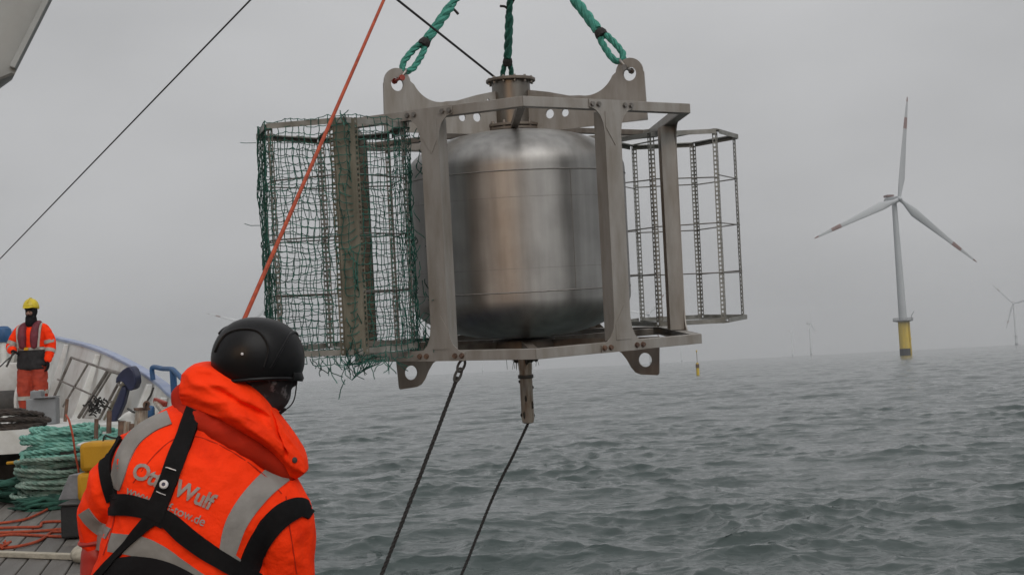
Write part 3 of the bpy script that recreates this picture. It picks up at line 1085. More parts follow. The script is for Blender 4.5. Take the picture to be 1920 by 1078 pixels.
    # perforated-rail cages at two corners
    def rail(p, inward, z0, z1, w=0.030, n=44, th=0.003):
        """an angle profile with a row of slots in both legs, open towards `inward`"""
        mb = MB()
        t = Vector((-inward.y, inward.x, 0))
        for d in ((inward * 0.5 + t * 0.866), (inward * 0.5 - t * 0.866)):
            nr = Vector((-d.y, d.x, 0))
            rot = Matrix((d, nr, Vector((0, 0, 1)))).transposed()
            h = z1 - z0
            for f in (0.13, 0.87):
                mb.box(Vector((p.x, p.y, (z0 + z1) / 2)) + d * w * f, (w * 0.26, th, h), rot)
            for i in range(n + 1):
                mb.box(Vector((p.x, p.y, z0 + h * i / n)) + d * w * 0.5, (w * 0.48, th * 0.8, h / n * 0.42), rot)
        return mb
    def cage(a, wide_corner, nm, cu=1.49, turn=0):
        ar = R(a)
        u, v = polar(ar, 1), Vector((-math.sin(ar), math.cos(ar), 0))
        cen = u * cu
        CR_ = 0.5
        z0, z1 = 0.085, TOP_Z - 0.066
        cg = empty(nm, Matrix.Identity(4), root)
        corners = [cen + u * (CR_ * math.sin(R(60 * i + turn))) + v * (CR_ * math.cos(R(60 * i + turn))) for i in range(6)]
        for i, c in enumerate(corners):
            inw = (cen - c).normalized()
            if i == wide_corner:
                ww = 0.062
                t = Vector((-inw.y, inw.x, 0))
                mb = MB()
                rot = Matrix((t, inw, Vector((0, 0, 1)))).transposed()
                mb.box(Vector((c.x, c.y, (z0 + z1) / 2)), (2 * ww, 0.006, z1 - z0), rot)
                for s in (-1, 1):
                    mb2 = rail(c + t * s * ww + inw * 0.006, inw, z0, z1)
                    mb.add(mb2.v, mb2.f)
                link('wide_rail', mb, M_olive, cg, smooth=None, local=True)
            else:
                link('perforated_rail', rail(c, inw, z0, z1), M_galv, cg, smooth=None, local=True)
        for z in (z0, z1):
            for i in range(6):
                p, q = corners[i], corners[(i + 1) % 6]
                zz = Vector((0, 0, z))
                d = (q - p).normalized() * 0.003
                mb = MB().bar(p + d + zz, q - d + zz, 0.045, 0.008)
                nn = (cen - (p + q) / 2).normalized()
                zf = Vector((0, 0, z + (0.014 if z == z0 else -0.014)))
                mb.bar(p + d + zf - nn * 0.024, q - d + zf - nn * 0.024, 0.004, 0.034)
                link('cage_rim', mb, M_galv, cg, smooth=None, local=True)
            p, q = corners[0], corners[3]
            link('cage_cross_bar', MB().bar(p + Vector((0, 0, z + .007)), q + Vector((0, 0, z + .007)), 0.04, 0.005), M_galv, cg, smooth=None, local=True)
        rnd = random.Random(a)
        for z in (0.26, 0.51, 0.76):
            for i in range(6):
                p, q = corners[i], corners[(i + 1) % 6]
                zz = z0 + (z1 - z0) * z
                mb = MB().tube([p + Vector((0, 0, zz + rnd.uniform(-.012, .012))), q + Vector((0, 0, zz + rnd.uniform(-.012, .012)))], 0.005, 6)
                link('cage_rod', mb, M_bolt, cg, local=True)
        return cen, u, v, corners, z0, z1
    c1 = cage(30, -1, 'open_cage')
    c2 = cage(210, 0, 'netted_cage', 1.42, 15)
    return root, c1, c2
LANDER, CAGE_R, CAGE_L = build_lander()

# ------------------------------------------------------------------ the net round the left cage
def build_net():
    cen, u, v, corners, z0, z1 = CAGE_L
    rnd = random.Random(11)
    mb = MB()
    # perimeter loop a little outside the corners
    loop = []
    per = 11
    for i in range(6):
        p, q = corners[i], corners[(i + 1) % 6]
        for k in range(per):
            loop.append(p.lerp(q, k / per))
    m = len(loop)
    nr = 33
    zt, zb = z1 + 0.02, z0 - 0.055
    node = {}
    for i in range(m):
        out = (loop[i] - cen).normalized()
        for j in range(nr):
            f = j / (nr - 1)
            z = zt + (zb - zt) * f
            w = noise.noise(Vector((i * 0.22, j * 0.13, 3.1)))
            w2 = noise.noise(Vector((i * 0.10, j * 0.24, 9.1)))
            w3 = noise.noise(Vector((i * 0.35, j * 0.3, 5.7)))
            p = loop[i] + out * (0.028 + 0.022 * w)
            tdir = Vector((-out.y, out.x, 0))
            p = p + tdir * (0.036 * w2 + 0.014 * w3 + rnd.uniform(-.007, .007))
            z += 0.05 * noise.noise(Vector((i * 0.09, j * 0.2, 1.7))) * math.sin(math.pi * f) + 0.018 * w3 + rnd.uniform(-.008, .008)
            node[i, j] = Vector((p.x, p.y, z))
    def strand(a, b, r=0.0031):
        mid = (a + b) / 2 + Vector((rnd.uniform(-.004, .004), rnd.uniform(-.004, .004), -0.005))
        mb.tube([a, mid, b], r, 3, cap=False)
    for i in range(m):
        for j in range(nr):
            if rnd.random() > 0.012:
                strand(node[i, j], node[(i + 1) % m, j])
            if j < nr - 1 and rnd.random() > 0.012:
                strand(node[i, j], node[i, j + 1])
    # bunched twine along the corner rails
    def bunch(p, n, rad, za, zc):
        for s in range(n):
            z = rnd.uniform(za, zc)
            L = rnd.uniform(0.12, 0.5)
            q = []
            a0 = rnd.uniform(0, 6.28)
            for k in range(9):
                a0 += rnd.uniform(-1.1, 1.1)
                rr = rad * rnd.uniform(0.25, 1.0)
                q.append(Vector((p.x + math.cos(a0) * rr, p.y + math.sin(a0) * rr, max(z0 - 0.06, z - L * k / 8))))
            mb.tube(q, 0.0034, 3, cap=False)
    bunch(corners[2], 16, 0.036, z0 + 0.1, z1)
    bunch(corners[1], 10, 0.03, z0 + 0.1, z1)
    bunch(corners[5], 26, 0.042, z0 + 0.1, z1)
    bunch(corners[0], 7, 0.05, z0 + 0.1, z1)
    bunch(corners[0], 7, 0.07, z0, z0 + 0.3)
    # loose tangle hanging by the inner corner and torn ends
    def tangle(c, n, rad, hz):
        for s in range(n):
            p = c + Vector((rnd.uniform(-rad, rad), rnd.uniform(-rad, rad), rnd.uniform(-hz, hz)))
            q = [p]
            d = Vector((rnd.uniform(-1, 1), rnd.uniform(-1, 1), rnd.uniform(-1.6, 0.1)))
            for k in range(5):
                d = (d + Vector((rnd.uniform(-.7, .7), rnd.uniform(-.7, .7), rnd.uniform(-.7, .5)))).normalized()
                q.append(q[-1] + d * 0.024)
            mb.tube(smooth_path(q, 3), 0.0032, 3, cap=False)
    k5 = corners[5] + (corners[5] - cen) * 0.08
    tangle(k5 + Vector((0.05, -0.03, z0 + 0.12)), 24, 0.07, 0.12)
    tangle(k5 + Vector((0.03, -0.02, z0 + 0.6)), 12, 0.05, 0.45)
    tangle(k5 + Vector((0.03, -0.02, z1 - 0.15)), 12, 0.06, 0.16)
    tangle(corners[0] + Vector((-0.03, -0.02, z0 - 0.03)), 20, 0.14, 0.05)
    tangle(corners[0].lerp(corners[5], 0.35) + Vector((0, 0, z0 - 0.03)), 18, 0.13, 0.035)
    tangle(corners[0].lerp(corners[1], 0.35) + Vector((0, 0, z0 - 0.03)), 10, 0.13, 0.03)
    tangle(corners[0] + Vector((0, -0.02, z1 + 0.02)), 5, 0.06, 0.03)
    # ragged loose strip below
    base = corners[0].lerp(corners[1], 0.25)
    for k in range(9):
        p = corners[0].lerp(corners[5], 0.05 + k * 0.055) + Vector((0, 0, z0 - 0.05))
        q = p + Vector((-0.05 - 0.01 * k, -0.02, -0.11 + 0.008 * k))
        mb.tube([p, (p + q) / 2 + Vector((.01, 0, -.01)), q], 0.0032, 3)
        if k:
            mb.tube([last, q], 0.0032, 3)
        last = q
    q = corners[0] + Vector((-0.07, -0.03, z0 - 0.15))
    mb.tube([q, q + Vector((-0.03, 0, -0.06)), q + Vector((-0.045, 0, -0.12))], 0.0034, 3)
    for c, z in ((corners[2], z1 - 0.05), (corners[2], z0 + 0.85)):
        p = Vector((c.x, c.y, z)) + (c - cen) * 0.06
        d = (c - cen).normalized()
        mb.tube([p, p + d * 0.05 + Vector((-0.02, 0, rnd.uniform(-.02, .03))), p + d * 0.06 + Vector((-0.05, 0, rnd.uniform(-.03, .03)))], 0.0026, 3)
    for t_ in mb.v:
        pass
    vs = [RIG @ p for p in mb.v]
    mb.v = vs
    o = link('fishing_net', mb, M_net, smooth=None)
    tag(o, 'dark green fishing net wrapped around the steel cage', 'net')
    # panels of net bunched flat over the inner posts (dark green cloth-like folds)
build_net()

# ------------------------------------------------------------------ slings, shackles, hook
APEX = U(962, -150, 8.42)
def lug_world(a, u=0.918, z=1.850):
    return RIG @ (polar(R(a), u) + Vector((0, 0, z)))

def shackle(pos, updir, across, label, pinmat, s=1.0):
    """a bow shackle whose pin sits at pos, opening along updir"""
    up = Vector(updir).normalized()
    ac = Vector(across).normalized()
    ac = (ac - up * ac.dot(up)).normalized()
    root = empty('shackle', T(pos))
    tag(root, label, 'shackle', group='shackles on the lander lugs')
    pts = []
    w, h, r = 0.030 * s, 0.085 * s, 0.0105 * s
    pts.append(pos - ac * w)
    pts.append(pos - ac * w + up * h * 0.35)
    for i in range(9):
        a = math.pi * i / 8
        pts.append(pos + up * (h * 0.62) - ac * (w * 1.15 * math.cos(a)) + up * (w * 1.25 * math.sin(a)))
    pts.append(pos + ac * w + up * h * 0.35)
    pts.append(pos + ac * w)
    link('bow', MB().tube(smooth_path(pts, 3), r, 8), M_bolt, root)
    mb = MB().tube([pos - ac * w * 1.75, pos + ac * w * 1.75], r * 0.95, 10)
    mb.tube([pos - ac * w * 1.95, pos - ac * w * 1.4], r * 2.0, 8)
    mb.tube([pos + ac * w * 1.4, pos + ac * w * 1.95], r * 2.0, 8)
    link('pin', mb, pinmat, root)
    return pos + up * (h * 0.62 + w * 1.2)

def sling(p0, p1, label, r, m, eye=True, tails=(), seed=0, extra=None):
    rnd = random.Random(seed)
    d = (p1 - p0)
    L = d.length
    d.normalize()
    side = d.cross(CF).normalized()
    root = empty('rope_sling', T(p0))
    tag(root, label, 'rope', group='green rope slings')
    n0 = p0 + d * 0.27
    pts = [n0]
    for i in range(1, 11):
        f = i / 10
        pts.append(n0.lerp(p1, f) + Vector((noise.noise(Vector((f * 6, seed, 0))), 0, noise.noise(Vector((seed, f * 6, 4))))) * 0.012)
    mb = MB()
    twisted(mb, smooth_path(pts, 4), r)
    link('rope', mb, m, root)
    # spliced eye
    eye_pts = [n0 + d * 0.02, n0 - d * 0.07 + side * 0.030, p0 + d * 0.07 + side * 0.040, p0 + d * 0.02 + side * 0.03, p0 - d * 0.012, p0 + d * 0.02 - side * 0.03, p0 + d * 0.07 - side * 0.040, n0 - d * 0.07 - side * 0.030, n0 + d * 0.02]
    mb = MB()
    twisted(mb, smooth_path(eye_pts, 6), r * 0.82)
    link('eye_splice', mb, m, root)
    mb = MB().tube([n0 - d * 0.035, n0 - d * 0.01, n0 + d * 0.02], [r * 1.35, r * 1.5, r * 1.2], 10)
    link('whipping', mb, M_black_rope, root)
    # thicker spliced part
    mb = MB()
    twisted(mb, smooth_path([n0 + d * 0.03, n0 + d * 0.2, n0 + d * 0.36], 5), r * 1.28)
    link('splice', mb, m, root)
    for f, s, b in tails:
        p = p0 + d * f
        q = p + side * s * 0.075 + d * b
        link('tail', MB().tube(smooth_path([p + side * s * r * 0.5, (p + q) / 2 + d * 0.008, q], 4), 0.0095, 7), M_black_rope, root)

def outward(a):
    return (RIG.to_3x3() @ Vector((-math.sin(R(a)), math.cos(R(a)), 0))).normalized()
LUG = {a: lug_world(a) + (RIG.to_3x3() @ (polar(R(a), 1) * -0.012 + Vector((0, 0, 0.034)))) for a in (-30, 90, 210)}
for a, lab, pm in ((210, 'shackle with red pin in the lug beside the net cage', M_redpin), (-30, 'grey shackle in the lug on the open cage side', M_bolt), (90, 'shackle in the lug hidden behind the tank neck', M_bolt)):
    LUG[a] = shackle(LUG[a], APEX - LUG[a], outward(a), lab, pm)
sling(LUG[210], APEX, 'green twisted rope sling rising from the net cage side', 0.029, M_green_rope, tails=((0.78, 1, 0.10), (0.62, -1, -0.01)), seed=1)
sling(LUG[-30], APEX, 'green twisted rope sling rising from the open cage side', 0.031, M_green_rope, tails=((0.86, 1, 0.05), (0.80, -1, 0.0), (0.95, -1, 0.06)), seed=2)
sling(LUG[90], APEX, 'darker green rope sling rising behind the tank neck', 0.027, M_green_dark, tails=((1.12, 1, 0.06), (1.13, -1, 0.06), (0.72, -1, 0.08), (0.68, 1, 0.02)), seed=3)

def build_hook():
    root = empty('crane_hook', T(APEX))
    tag(root, 'crane hook and link gathering the three slings above the picture', 'hook')
    pts = [APEX + Vector((0.07 * math.cos(a), 0, 0.05 + 0.10 * math.sin(a))) for a in [2 * math.pi * i / 20 for i in range(20)]]
    link('link', MB().tube(pts, 0.016, 8, closed=True), M_bolt, root)
    hk = [APEX + Vector(p) for p in ((-0.09, 0, 0.30), (-0.10, 0, 0.20), (-0.05, 0, 0.13), (0.03, 0, 0.13), (0.08, 0, 0.20), (0.05, 0, 0.29), (0, 0, 0.36), (0, 0, 0.50))]
    link('hook', MB().tube(smooth_path(hk, 5), 0.028, 10), M_yellow, root)
    link('block', MB().ellipsoid(APEX + Vector((0, 0, 0.66)), (0.16, 0.12, 0.20)), M_yellow, root)
    link('hoist_wire', MB().tube([APEX + Vector((0, 0, 0.8)), CRANE_TIP], 0.010, 6), M_iron, root)
build_hook()

# ------------------------------------------------------------------ loose lines
def line(name, label, pts, r, m, cat='rope', lay=False, n=7):
    mb = MB()
    if lay:
        twisted(mb, pts, r, n=5)
    else:
        mb.tube(pts, r, n)
    o = link(name, mb, m)
    return tag(o, label, cat)
def img_line(p, q, d0, d1, n=2):
    return [U(*p, d0).lerp(U(*q, d1), i / (n - 1)) for i in range(n)]

# tag line held by the worker, going up to the boom
tag_hand = U(424, 676, 4.02)
tag_top = U(790, -160, 6.6)
line('tag_line', 'taut orange line rising from behind the black helmet', [tag_hand.lerp(tag_top, i / 12) for i in range(13)], 0.0082, M_orange_rope)
# wire stay
p0, p1 = U(-140, 630, 19.0), U(470, 0, 9.0)
dv = p1 - p0
line('wire_stay', 'thin dark steel wire slanting across the sky above the crew', [p0, p0 + dv * 2.1], 0.0072, M_iron, 'wire')
STAY_END = p0 + dv * 2.1
# cable to the tank neck
neck_top = RIG @ Vector((-0.10, -0.03, 1.93))
p1 = U(745, 0, 7.6)
line('neck_cable', 'black cable running down to the tank neck flange', [neck_top, neck_top + (p1 - neck_top) * 2.6], 0.0085, M_cable, 'cable')
# lower chain-eye rope and lower rope from the tail pipe
sh0 = RIG @ (polar(R(-114), 1.215) + Vector((0, 0, 0.0)))
sh0 = U(868, 676, 7.42)
low_top = U(857, 708, 7.4)
rootl = empty('chain_link', T(low_top))
tag(rootl, 'two dark chain links under the bottom beam holding a rope', 'chain')
def oval(c, up, side, h, w):
    return [c + up * (h * math.sin(a)) + side * (w * math.cos(a)) for a in [2 * math.pi * i / 16 for i in range(16)]]
dn = (low_top - sh0).normalized()
for k, (f, sd) in enumerate(((0.30, CR), (0.84, (CR * 0.85 + CF * 0.5)))):
    c = sh0.lerp(low_top, f)
    link('link', MB().tube(oval(c, dn, sd.normalized(), 0.040 if k == 0 else 0.045, 0.021), 0.0085, 8, closed=True), M_iron, rootl)
rope_a = [U(857, 709, 7.4), U(852, 722, 7.4), U(800, 860, 7.3), U(715, 1078, 7.15), U(640, 1260, 7.0), U(540, 1460, 6.6)]
line('lower_rope', 'dark rope running down from the chain under the bottom beam', smooth_path(rope_a, 8), 0.0135, M_black_rope, lay=True)
stem_end = RIG @ Vector((0, 0, -0.55))
rope_b = [stem_end, U(964, 850, 8.42), U(925, 930, 8.3), U(865, 1078, 8.1), U(770, 1300, 7.7), U(690, 1480, 7.3)]
line('tail_rope', 'thin dark rope hanging from the tail pipe under the tank', smooth_path(rope_b, 8), 0.0115, M_black_rope, lay=True)

# mast on the deckhouse where the stay ends
def build_mast():
    root = empty('ship_mast', T((STAY_END.x, STAY_END.y, DH_Z)))
    tag(root, 'ship mast behind the photographer carrying the wire stay', 'mast')
    link('pole', MB().tube([Vector((STAY_END.x, STAY_END.y, DH_Z)), STAY_END + Vector((0, 0, 0.6))], [0.16, 0.08], 14), M_white_paint, root)
    link('yard', MB().tube([STAY_END + Vector((-1.2, 0, -0.5)), STAY_END + Vector((1.2, 0, -0.5))], 0.05, 10), M_white_paint, root)
build_mast()

# ------------------------------------------------------------------ wind turbines
def turbine(px, dist, hub_h, blade, rot, yaw, label, far=False, stage=True):
    g = U(px, 691 - 0.0515 * (px - 960), dist)
    base = Vector((g.x, g.y, 0.0))
    root = empty('wind_turbine', T(base) @ Matrix.Rotation(R(yaw), 4, 'Z'))
    tag(root, label, 'turbine', group='offshore wind turbines')
    s = hub_h / 106.0
    n = 12 if far else 28
    M_t = M_turbine_hazed if far else M_turbine
    def lk(name, mb, m, par=root, **k):
        o = link(name, mb, m, par, local=True, **k)
        MW[o.name] = MW[root.name]
        return o
    f = lk('foundation', MB().lathe([(3.6 * s, 0), (3.5 * s, 23.5 * s)], n), M_t if far else M_turb_yel)  # far foundations take the haze-paled colour instead of yellow
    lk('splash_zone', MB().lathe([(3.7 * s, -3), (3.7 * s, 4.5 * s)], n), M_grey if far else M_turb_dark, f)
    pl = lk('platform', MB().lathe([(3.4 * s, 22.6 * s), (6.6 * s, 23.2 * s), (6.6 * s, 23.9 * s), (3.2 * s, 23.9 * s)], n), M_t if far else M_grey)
    if not far:
        mb = MB()
        for z in (24.6, 25.3):
            mb.tube([Vector((6.5 * s * math.cos(a), 6.5 * s * math.sin(a), z * s)) for a in [2 * math.pi * i / 24 for i in range(24)]], 0.09, 5, closed=True)
        for i in range(24):
            a = 2 * math.pi * i / 24
            mb.tube([Vector((6.5 * s * math.cos(a), 6.5 * s * math.sin(a), 23.8 * s)), Vector((6.5 * s * math.cos(a), 6.5 * s * math.sin(a), 25.3 * s))], 0.07, 4)
        lk('railing', mb, M_grey, pl)
        lk('davit', MB().tube([Vector((5.2, -2, 23.9)), Vector((5.4, -2, 26.6)), Vector((7.6, -2.2, 29.5))], 0.22, 6), M_grey, pl)
        mb = MB().tube([Vector((2.2, -3.2, 0)), Vector((2.2, -3.2, 23))], 0.25, 6)
        mb.tube([Vector((3.4, -2.2, 0)), Vector((3.4, -2.2, 23))], 0.25, 6)
        lk('boat_landing', mb, M_turb_yel, f)
        lk('boat_landing', MB().box((2.7, -2.7, 11), (1.6, 1.2, 0.8)), M_turb_yel, f)
    lk('tower', MB().lathe([(2.75 * s, 23.9 * s), (1.7 * s, hub_h - 2 * s)], n), M_t)
    # nacelle along local +Y (hub in front towards -Y)
    nb = MB()
    for y0, y1, w0, h0, w1, h1 in ((-4.5, -2.0, 1.7, 1.7, 2.3, 2.3), (-2.0, 8.0, 2.3, 2.3, 2.3, 2.4), (8.0, 10.0, 2.3, 2.4, 1.8, 1.6)):
        secs = []
        for y, w_, h_ in ((y0, w0, h0), (y1, w1, h1)):
            secs.append((Vector((0, y * s, hub_h + 0.4 * s)), Vector((1, 0, 0)), Vector((0, 0, 1)), w_ * s, h_ * s))
        nb.loft(secs, 16, 5)
    nc = lk('nacelle', nb, M_t)
    lk('helihoist', MB().box((0, 6.2 * s, hub_h + 3.9 * s), (5 * s, 5 * s, 1.4 * s)), M_turb_red, nc, smooth=None)
    hc = Vector((0, -6.5 * s, hub_h))
    lk('hub', MB().ellipsoid(hc, (1.9 * s, 2.4 * s, 1.9 * s)), M_t)
    for b in range(3):
        a = R(rot + 120 * b)
        d = Vector((math.sin(a), 0, math.cos(a)))
        t = Vector((math.cos(a), 0, -math.sin(a)))
        def sec(fr, mw, mt, tw):
            c = hc + d * (blade * fr) + t * (-0.0 if fr < .1 else mw * 0.25) + Vector((0, -1.5 * fr * fr * s, 0))
            e = t * math.cos(tw) + Vector((0, 1, 0)) * math.sin(tw)
            f_ = Vector((0, 1, 0)) * math.cos(tw) - t * math.sin(tw)
            return (c, e, f_, mw, mt)
        prof = [(0.015, 1.2, 1.2, 0.0), (0.06, 1.25, 1.15, 0.1), (0.2, 3.0, 0.7, 0.3), (0.4, 2.3, 0.5, 0.18), (0.6, 1.65, 0.32, 0.1), (0.7, 1.4, 0.26, 0.07), (0.8, 1.15, 0.2, 0.05), (0.93, 0.75, 0.12, 0.03), (1.0, 0.25, 0.06, 0.02)]
        bl = lk('blade', MB().loft([sec(p, w_ * s, h_ * s, tw) for p, w_, h_, tw in prof], 12), M_t)
        for f0, f1 in ((0.69, 0.80), (0.955, 1.0)):
            def ip(fr):
                for q, r_ in zip(prof, prof[1:]):
                    if q[0] <= fr <= r_[0]:
                        k = (fr - q[0]) / (r_[0] - q[0])
                        return tuple(q[i] + (r_[i] - q[i]) * k for i in range(4))
            ss = []
            for fr in (f0, (f0 + f1) / 2, f1):
                p_, w_, h_, tw = ip(fr)
                ss.append(sec(fr, (w_ + 0.05) * s, (h_ + 0.05) * s, tw))
            lk('red_band', MB().loft(ss, 12), M_turb_red, bl)
turbine(1697, 800, 106, 71, 8.9, 14, 'large wind turbine with yellow foundation standing in the sea', False)
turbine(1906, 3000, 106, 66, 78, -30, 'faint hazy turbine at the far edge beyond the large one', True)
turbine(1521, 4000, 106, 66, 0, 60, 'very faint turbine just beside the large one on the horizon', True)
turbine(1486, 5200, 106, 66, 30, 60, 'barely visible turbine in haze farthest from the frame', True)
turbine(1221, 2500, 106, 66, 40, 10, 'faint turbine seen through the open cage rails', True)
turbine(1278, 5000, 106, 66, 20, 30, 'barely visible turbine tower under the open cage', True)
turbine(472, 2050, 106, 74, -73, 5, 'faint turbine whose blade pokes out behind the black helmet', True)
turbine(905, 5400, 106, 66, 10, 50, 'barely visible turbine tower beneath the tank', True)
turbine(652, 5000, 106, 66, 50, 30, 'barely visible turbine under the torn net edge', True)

# far spar buoy
def build_spar():
    d = 330.0
    g = U(1308, 690, d)
    root = empty('spar_buoy', T((g.x, g.y, 0)))
    tag(root, 'small yellow spar buoy floating below the open cage', 'buoy')
    link('body', MB().lathe([(0.42, -1.0), (0.45, 1.6), (0.42, 3.0), (0.25, 3.4)], 14), M_turb_yel, root, local=True)
    link('collar', MB().lathe([(0.5, 1.9), (0.5, 3.0)], 14), M_rust, root, local=True)
    link('pole', MB().tube([Vector((0, 0, 3.3)), Vector((0, 0, 6.4))], 0.07, 6), M_rust, root, local=True)
    link('top_mark', MB().ellipsoid((0, 0, 6.6), (0.2, 0.2, 0.35)), M_turb_yel, root, local=True)
build_spar()

#PART2
# ------------------------------------------------------------------ people
def capsule(mb, pts, radii, n=12):
    """a tapered limb through joints, with round ends (closed)"""
    P = smooth_path(pts, 4)
    k = len(P) - 1
    m = len(radii) - 1
    rr = []
    for i in range(len(P)):
        f = i / k * m
        j = min(int(f), m - 1)
        rr.append(radii[j] + (radii[j + 1] - radii[j]) * (f - j))
    d0 = (P[0] - P[1]).normalized()
    d1 = (P[-1] - P[-2]).normalized()
    pre = [(P[0] + d0 * rr[0] * s, rr[0] * c) for s, c in ((0.95, 0.3), (0.7, 0.7), (0.35, 0.93))]
    post = [(P[-1] + d1 * rr[-1] * s, rr[-1] * c) for s, c in ((0.35, 0.93), (0.7, 0.7), (0.95, 0.3))]
    pts2 = [p for p, _ in pre] + P + [p for p, _ in post]
    rad2 = [r for _, r in pre] + rr + [r for _, r in post]
    mb.tube(pts2, rad2, n)
    return mb

def hand(mb, wrist, d, palm_n, side, s=1.0, curl=0.9):
    """palm with four unequal curled fingers and a side thumb; d = pointing direction"""
    d, pn, sd = d.normalized(), palm_n.normalized(), side.normalized()
    rot = Matrix((sd, pn, d)).transposed()
    mb.ellipsoid(wrist + d * 0.05 * s, (0.043 * s, 0.020 * s, 0.06 * s), rot, 12, 8)
    for i, L in enumerate((0.068, 0.078, 0.073, 0.058)):
        b = wrist + d * 0.09 * s + sd * (0.031 - 0.0205 * i) * s
        q = [b - d * 0.02 * s, b]
        a = 0.0
        p = b
        for k in range(3):
            a += curl * (0.9 if k else 0.6)
            p = p + (d * math.cos(a) + pn * math.sin(a)) * (L * s * (0.45, 0.32, 0.25)[k])
            q.append(p)
        capsule(mb, q, [0.0095 * s, 0.0095 * s, 0.009 * s, 0.0085 * s, 0.008 * s], 8)
    b = wrist + d * 0.03 * s + sd * 0.035 * s
    q = [b, b + (sd * 0.7 + d * 0.7 + pn * 0.2) * 0.035 * s, b + (sd * 0.55 + d * 1.0 + pn * 0.9) * 0.055 * s]
    capsule(mb, q, [0.0125 * s, 0.011 * s, 0.0095 * s], 8)

def build_worker():
    D = 3.60                                            # distance of the body's middle
    s = D / FPX                                         # metres per photo pixel there
    foot = U(345, 1250, D + 0.10)
    base = Vector((foot.x, foot.y, deck_z(foot.y)))
    root = empty('person', T(base))
    tag(root, 'worker in orange jacket and black helmet seen from behind holding a line', 'person')
    def ax(deg):
        a = R(deg)
        return CR * math.cos(a) - CU * math.sin(a)
    FW = CF
    # ---------------- body (one continuous figure under the clothes)
    hd = U(494, 700, D + 0.05)
    face = (CR * 0.80 + CF * 0.58 - CU * 0.12).normalized()     # where he looks
    hup = (CU - face * CU.dot(face)).normalized()
    hrt = face.cross(hup).normalized()
    hrot = Matrix((hrt, face, hup)).transposed()
    body = MB()
    body.ellipsoid(hd, (0.078, 0.098, 0.115), hrot, 20, 14)
    body.ellipsoid(hd - hup * 0.055 + face * 0.035, (0.058, 0.062, 0.068), hrot)      # jaw
    body.ellipsoid(hd - hup * 0.015 + face * 0.100, (0.013, 0.022, 0.026), hrot)      # nose
    body.ellipsoid(hd + hrt * 0.078 - hup * 0.01, (0.012, 0.028, 0.034), hrot)        # ears
    body.ellipsoid(hd - hrt * 0.078 - hup * 0.01, (0.012, 0.028, 0.034), hrot)
    capsule(body, [U(492, 740, D + 0.05), U(455, 800, D + 0.04), U(420, 850, D + 0.05)], [0.062, 0.062, 0.10])
    capsule(body, [U(410, 860, D + 0.05), U(370, 960, D + 0.05), U(350, 1080, D + 0.06), U(345, 1240, D + 0.10)], [0.12, 0.15, 0.15, 0.14])
    hipL, hipR = U(305, 1250, D + 0.10), U(395, 1250, D + 0.10)
    for hp, dx in ((hipL, -0.05), (hipR, 0.05)):
        ft = Vector((hp.x + dx, hp.y + 0.02, deck_z(hp.y) + 0.09))
        kn = hp.lerp(ft, 0.5) + Vector((0, 0.05, 0.02))
        capsule(body, [hp, kn, ft], [0.085, 0.06, 0.045])
        capsule(body, [ft, ft + Vector((0.02, 0.16, -0.05))], [0.045, 0.035])
    shL, shR = U(232, 905, D + 0.03), U(515, 962, D + 0.05)
    elL, elR = U(192, 1000, D + 0.11), U(548, 1125, D + 0.10)
    wrL = U(182, 1140, D + 0.13)
    wrR = tag_hand + Vector((0.06, -0.02, -0.16))
    elR2 = U(540, 1110, D + 0.16)
    capsule(body, [shL, elL, wrL], [0.06, 0.045, 0.034])
    capsule(body, [shR, elR2, wrR], [0.06, 0.045, 0.034])
    hand(body, wrL, Vector((0.1, 0.3, -1)), Vector((0.9, 0.2, 0.1)), Vector((0.1, 1, 0.2)), 1.05, 0.35)
    hand(body, wrR, (tag_hand - wrR).normalized(), Vector((-0.5, -0.6, 0.1)), Vector((0.5, -0.3, 0.6)), 1.05, 1.05)
    me = evaluated(body, 0.009, 3, 'body')
    to_parent(me, root)
    link('body', None, M_balaclava, root, me=me)
    # ---------------- trousers and boots
    tr = MB()
    capsule(tr, [U(325, 1215, D + 0.09), U(375, 1215, D + 0.09)], [0.17, 0.17])
    for hp, dx in ((hipL, -0.05), (hipR, 0.05)):
        ft = Vector((hp.x + dx, hp.y + 0.02, deck_z(hp.y) + 0.09))
        kn = hp.lerp(ft, 0.5) + Vector((0, 0.05, 0.02))
        capsule(tr, [hp, kn, ft + Vector((0, 0, 0.06))], [0.125, 0.10, 0.085])
        bt = MB()
        capsule(bt, [ft + Vector((0, 0, 0.12)), ft + Vector((0, 0.01, -0.02))], [0.068, 0.06])
        capsule(bt, [ft + Vector((0, 0, -0.035)), ft + Vector((0.02, 0.19, -0.045))], [0.055, 0.045])
        bme = evaluated(bt, 0.012, 3, 'boot')
        to_parent(bme, root)
        link('boot', None, M_rubber, root, me=bme)
    tme = evaluated(tr, 0.014, 4, 'trousers')
    wrinkle(tme, 0.006, 9, seed=4)
    to_parent(tme, root)
    link('trousers', None, M_black_cloth, root, me=tme)
    # ---------------- jacket: torso and sleeves as one surface
    j = MB()
    secs = []
    for px, py, dd, hw, hdp, tilt in ((338, 1290, .11, 178, .185, 4), (341, 1190, .10, 172, .19, 8), (348, 1100, .08, 168, .195, 13), (357, 1042, .065, 160, .195, 16), (362, 1004, .055, 148, .19, 18),
                                      (371, 960, .045, 148, .185, 20), (374, 905, .04, 170, .165, 22), (386, 858, .04, 145, .135, 23), (402, 818, .04, 104, .11, 25), (424, 785, .05, 70, .09, 27), (438, 762, .05, 58, .075, 28)):
        secs.append((U(px, py, D + dd), ax(tilt), FW, hw * s, hdp))
    j.loft(secs, 28, 2.4)
    # shoulder caps and sleeves
    capsule(j, [U(330, 842, D + .05), U(262, 868, D + .05), U(220, 922, D + .08), U(199, 972, D + .11), U(192, 1004, D + .12)], [.075, .093, .090, .078, .066])
